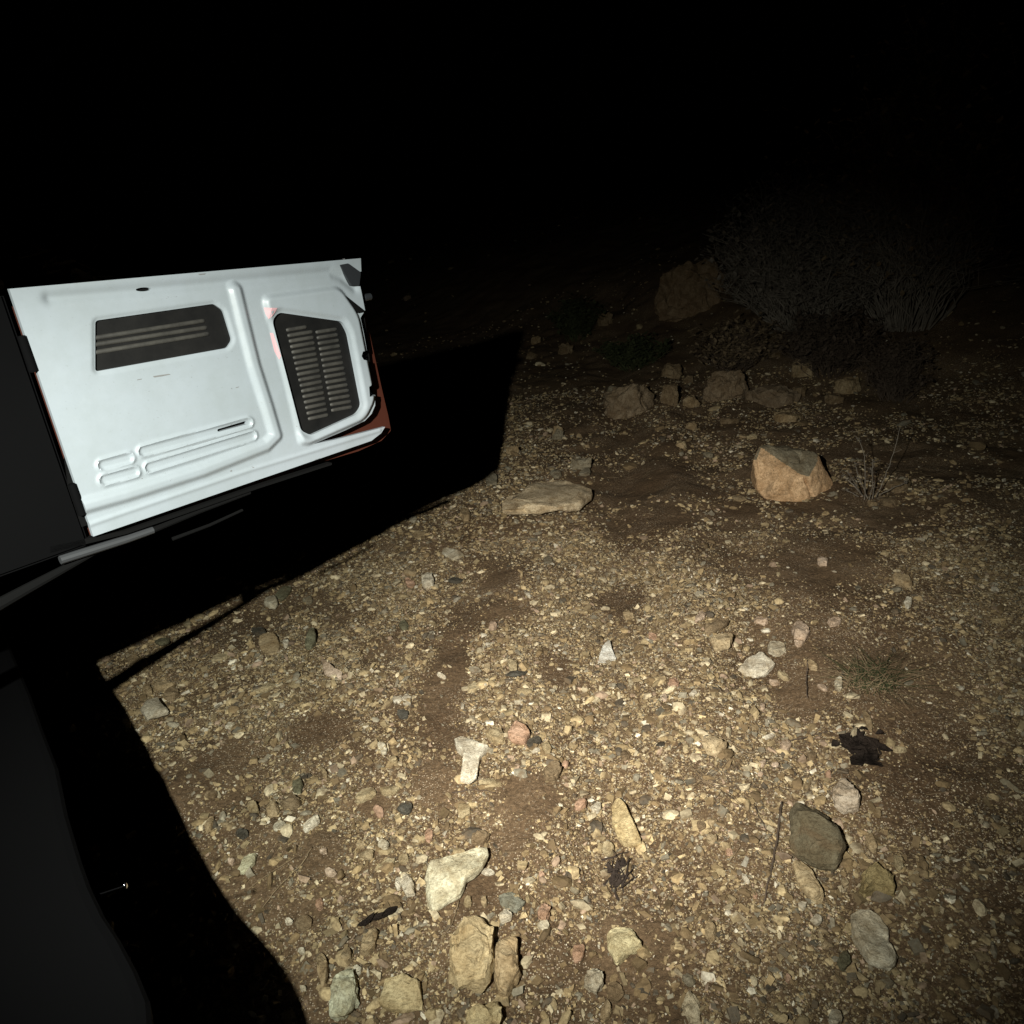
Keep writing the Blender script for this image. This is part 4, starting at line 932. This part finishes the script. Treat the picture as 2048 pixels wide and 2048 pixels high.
# the dry weed right of the orange boulder
def weed():
    b = gp(1738, 1003); root = empty('dry_weed', b)
    ex = Vector((RIGHT[0], RIGHT[1], 0)).normalized(); ey = Vector((-ex.y, ex.x, 0)); s = np.linalg.norm(at(1788, 1003) - at(1688, 1003)) / 100
    for (pts_, dy) in (([(1728, 998), (1727, 950), (1724, 905), (1712, 872)], 0.02), ([(1738, 1000), (1740, 965), (1733, 925), (1730, 905)], -.03), ([(1752, 995), (1770, 955), (1786, 905), (1797, 852)], .03),
                       ([(1725, 990), (1705, 965), (1688, 950)], .05), ([(1720, 985), (1700, 955), (1680, 928)], -.05), ([(1760, 990), (1790, 975), (1815, 968)], .0), ([(1745, 998), (1752, 970), (1748, 940)], .06),
                       ([(1715, 990), (1690, 975)], .03), ([(1735, 996), (1722, 960), (1716, 930)], .08)):
        bm = bmesh.new(); P = []
        for i, (x, y) in enumerate(pts_):
            P.append(b + ex * ((x - 1738) * s) + Vector((0, 0, (1003 - y) * s * 1.03)) + ey * dy * i / 2)
        Q = []
        for i in range(len(P) - 1): Q += bent(P[i], P[i + 1], 4, .003)[(1 if i else 0):]
        tube(bm, Q, .0028, .0015, 5)
        for k in range(7):
            p = Q[rnd.randrange(len(Q) // 3, len(Q))]; tube(bm, bent(p, p + Vector((rnd.uniform(-.03, .03), rnd.uniform(-.03, .03), rnd.uniform(.0, .03))), 2, .003), .0012, .0006, 4)
        for k in range(6):
            p = Q[-1] + Vector((rnd.uniform(-.012, .012), rnd.uniform(-.012, .012), rnd.uniform(-.012, .012))); leafmesh(bm, p, .016, .004, rnd.uniform(0, 6), .3, .002, rnd)
        bm_obj('stem', bm, M_shrub, root)
    tag(root, 'dry branching weed with bare upright stems right of the orange boulder', 'dry plant')
weed()

def shrub(name, base, h, wd, n, m_, label, cat='shrub', seed=1, r=.006, lean=(0, 0), leafy=0.0, mleaf=None, leafsz=.03):
    rr2 = random.Random(seed); z = float(hgt(base[0], base[1])); root = empty(name, (base[0], base[1], z)); bm = bmesh.new(); bl_ = bmesh.new()
    for i in range(n):
        a = rr2.uniform(0, 6.283); d = rr2.uniform(0, 1) ** .7 * wd; hh = h * rr2.uniform(.5, 1) * (1 - .35 * (d / wd) ** 2)
        b = Vector((base[0] + math.cos(a) * d * .35, base[1] + math.sin(a) * d * .35, z - .02)); t = Vector((base[0] + math.cos(a) * d + lean[0] * hh, base[1] + math.sin(a) * d + lean[1] * hh, z + hh))
        P = bent(b, t, 7, .06 * h, .0, rr2); tube(bm, P, r, r * .3, 4, cap=False)
        for k in range(7):
            p = P[rr2.randrange(2, 8)]; q = p + Vector((rr2.gauss(0, .12), rr2.gauss(0, .12), rr2.uniform(.02, .22))) * h
            S = bent(p, q, 3, .02 * h, 0, rr2); tube(bm, S, r * .45, r * .2, 3, cap=False)
            for _ in range(3):
                p2 = S[rr2.randrange(1, 4)]; q2 = p2 + Vector((rr2.gauss(0, .06), rr2.gauss(0, .06), rr2.uniform(0, .1))) * h; tube(bm, [p2, q2], r * .3, r * .15, 3, cap=False)
                if rr2.random() < leafy: leafmesh(bl_, q2, leafsz, leafsz * .3, rr2.uniform(0, 6), rr2.uniform(-.5, .8), .003, rr2)
    bm_obj('branches', bm, m_, root)
    if leafy: bm_obj('leaves', bl_, mleaf, root)
    else: bl_.free()
    return tag(root, label, cat)
def shrub_at(px, py, wpx, hpx, **k):
    p = at(px, py); d = np.linalg.norm(p - CAM); mpp = d / FPX
    return (float(p[0]), float(p[1])), hpx * mpp, wpx * mpp / 2
def put(name, px, py, wpx, hpx, n, *a, **k):
    b, h, w_ = shrub_at(px, py, wpx, hpx); return shrub(name, b, h, w_, n, *a, **k)
put('shrub', 1610, 650, 330, 240, 320, M_shrub, 'wide grey leafless shrub on the dark bank right of the huge boulder', seed=2, r=.006, leafy=1.0, mleaf=M_shrub, leafsz=.06)
put('shrub', 1810, 650, 280, 400, 220, M_shrub, 'taller brown shrub at the far right beside the wide grey leafless one', seed=3, r=.006, leafy=.9, mleaf=M_straw, leafsz=.06)
put('shrub', 1475, 735, 190, 80, 90, M_twig, 'low brown scrub between the huge boulder and the dim rocks', seed=12, r=.004, leafy=.7, mleaf=M_straw, leafsz=.05)
put('shrub', 1660, 745, 200, 110, 110, M_twig, 'low dark brown scrub at the foot of the wide grey shrub', seed=13, r=.004, leafy=.6, mleaf=M_twig, leafsz=.05)
put('shrub', 1790, 800, 120, 110, 60, M_twig, 'low dark scrub at the right edge above the dry weed stems', seed=14, r=.004, leafy=.5, mleaf=M_twig, leafsz=.04)
put('weed', 1150, 680, 110, 80, 46, M_green, 'small green weed growing at the back of the track beside the tailgate shadow', 'plant', 4, .004, leafy=.9, mleaf=M_green, leafsz=.06)
put('weed', 1270, 735, 160, 60, 50, M_green, 'low dull green weed between the tailgate shadow and the dim rocks', 'plant', 5, .004, leafy=.9, mleaf=M_green, leafsz=.05)
shrub('reeds', (-2.9, 5.4), 1.5, .5, 40, M_shrub, 'dim grey dry stalks standing in the dark behind the tailgate', 'dry plant', 6, .006, leafy=.8, mleaf=M_shrub, leafsz=.2)
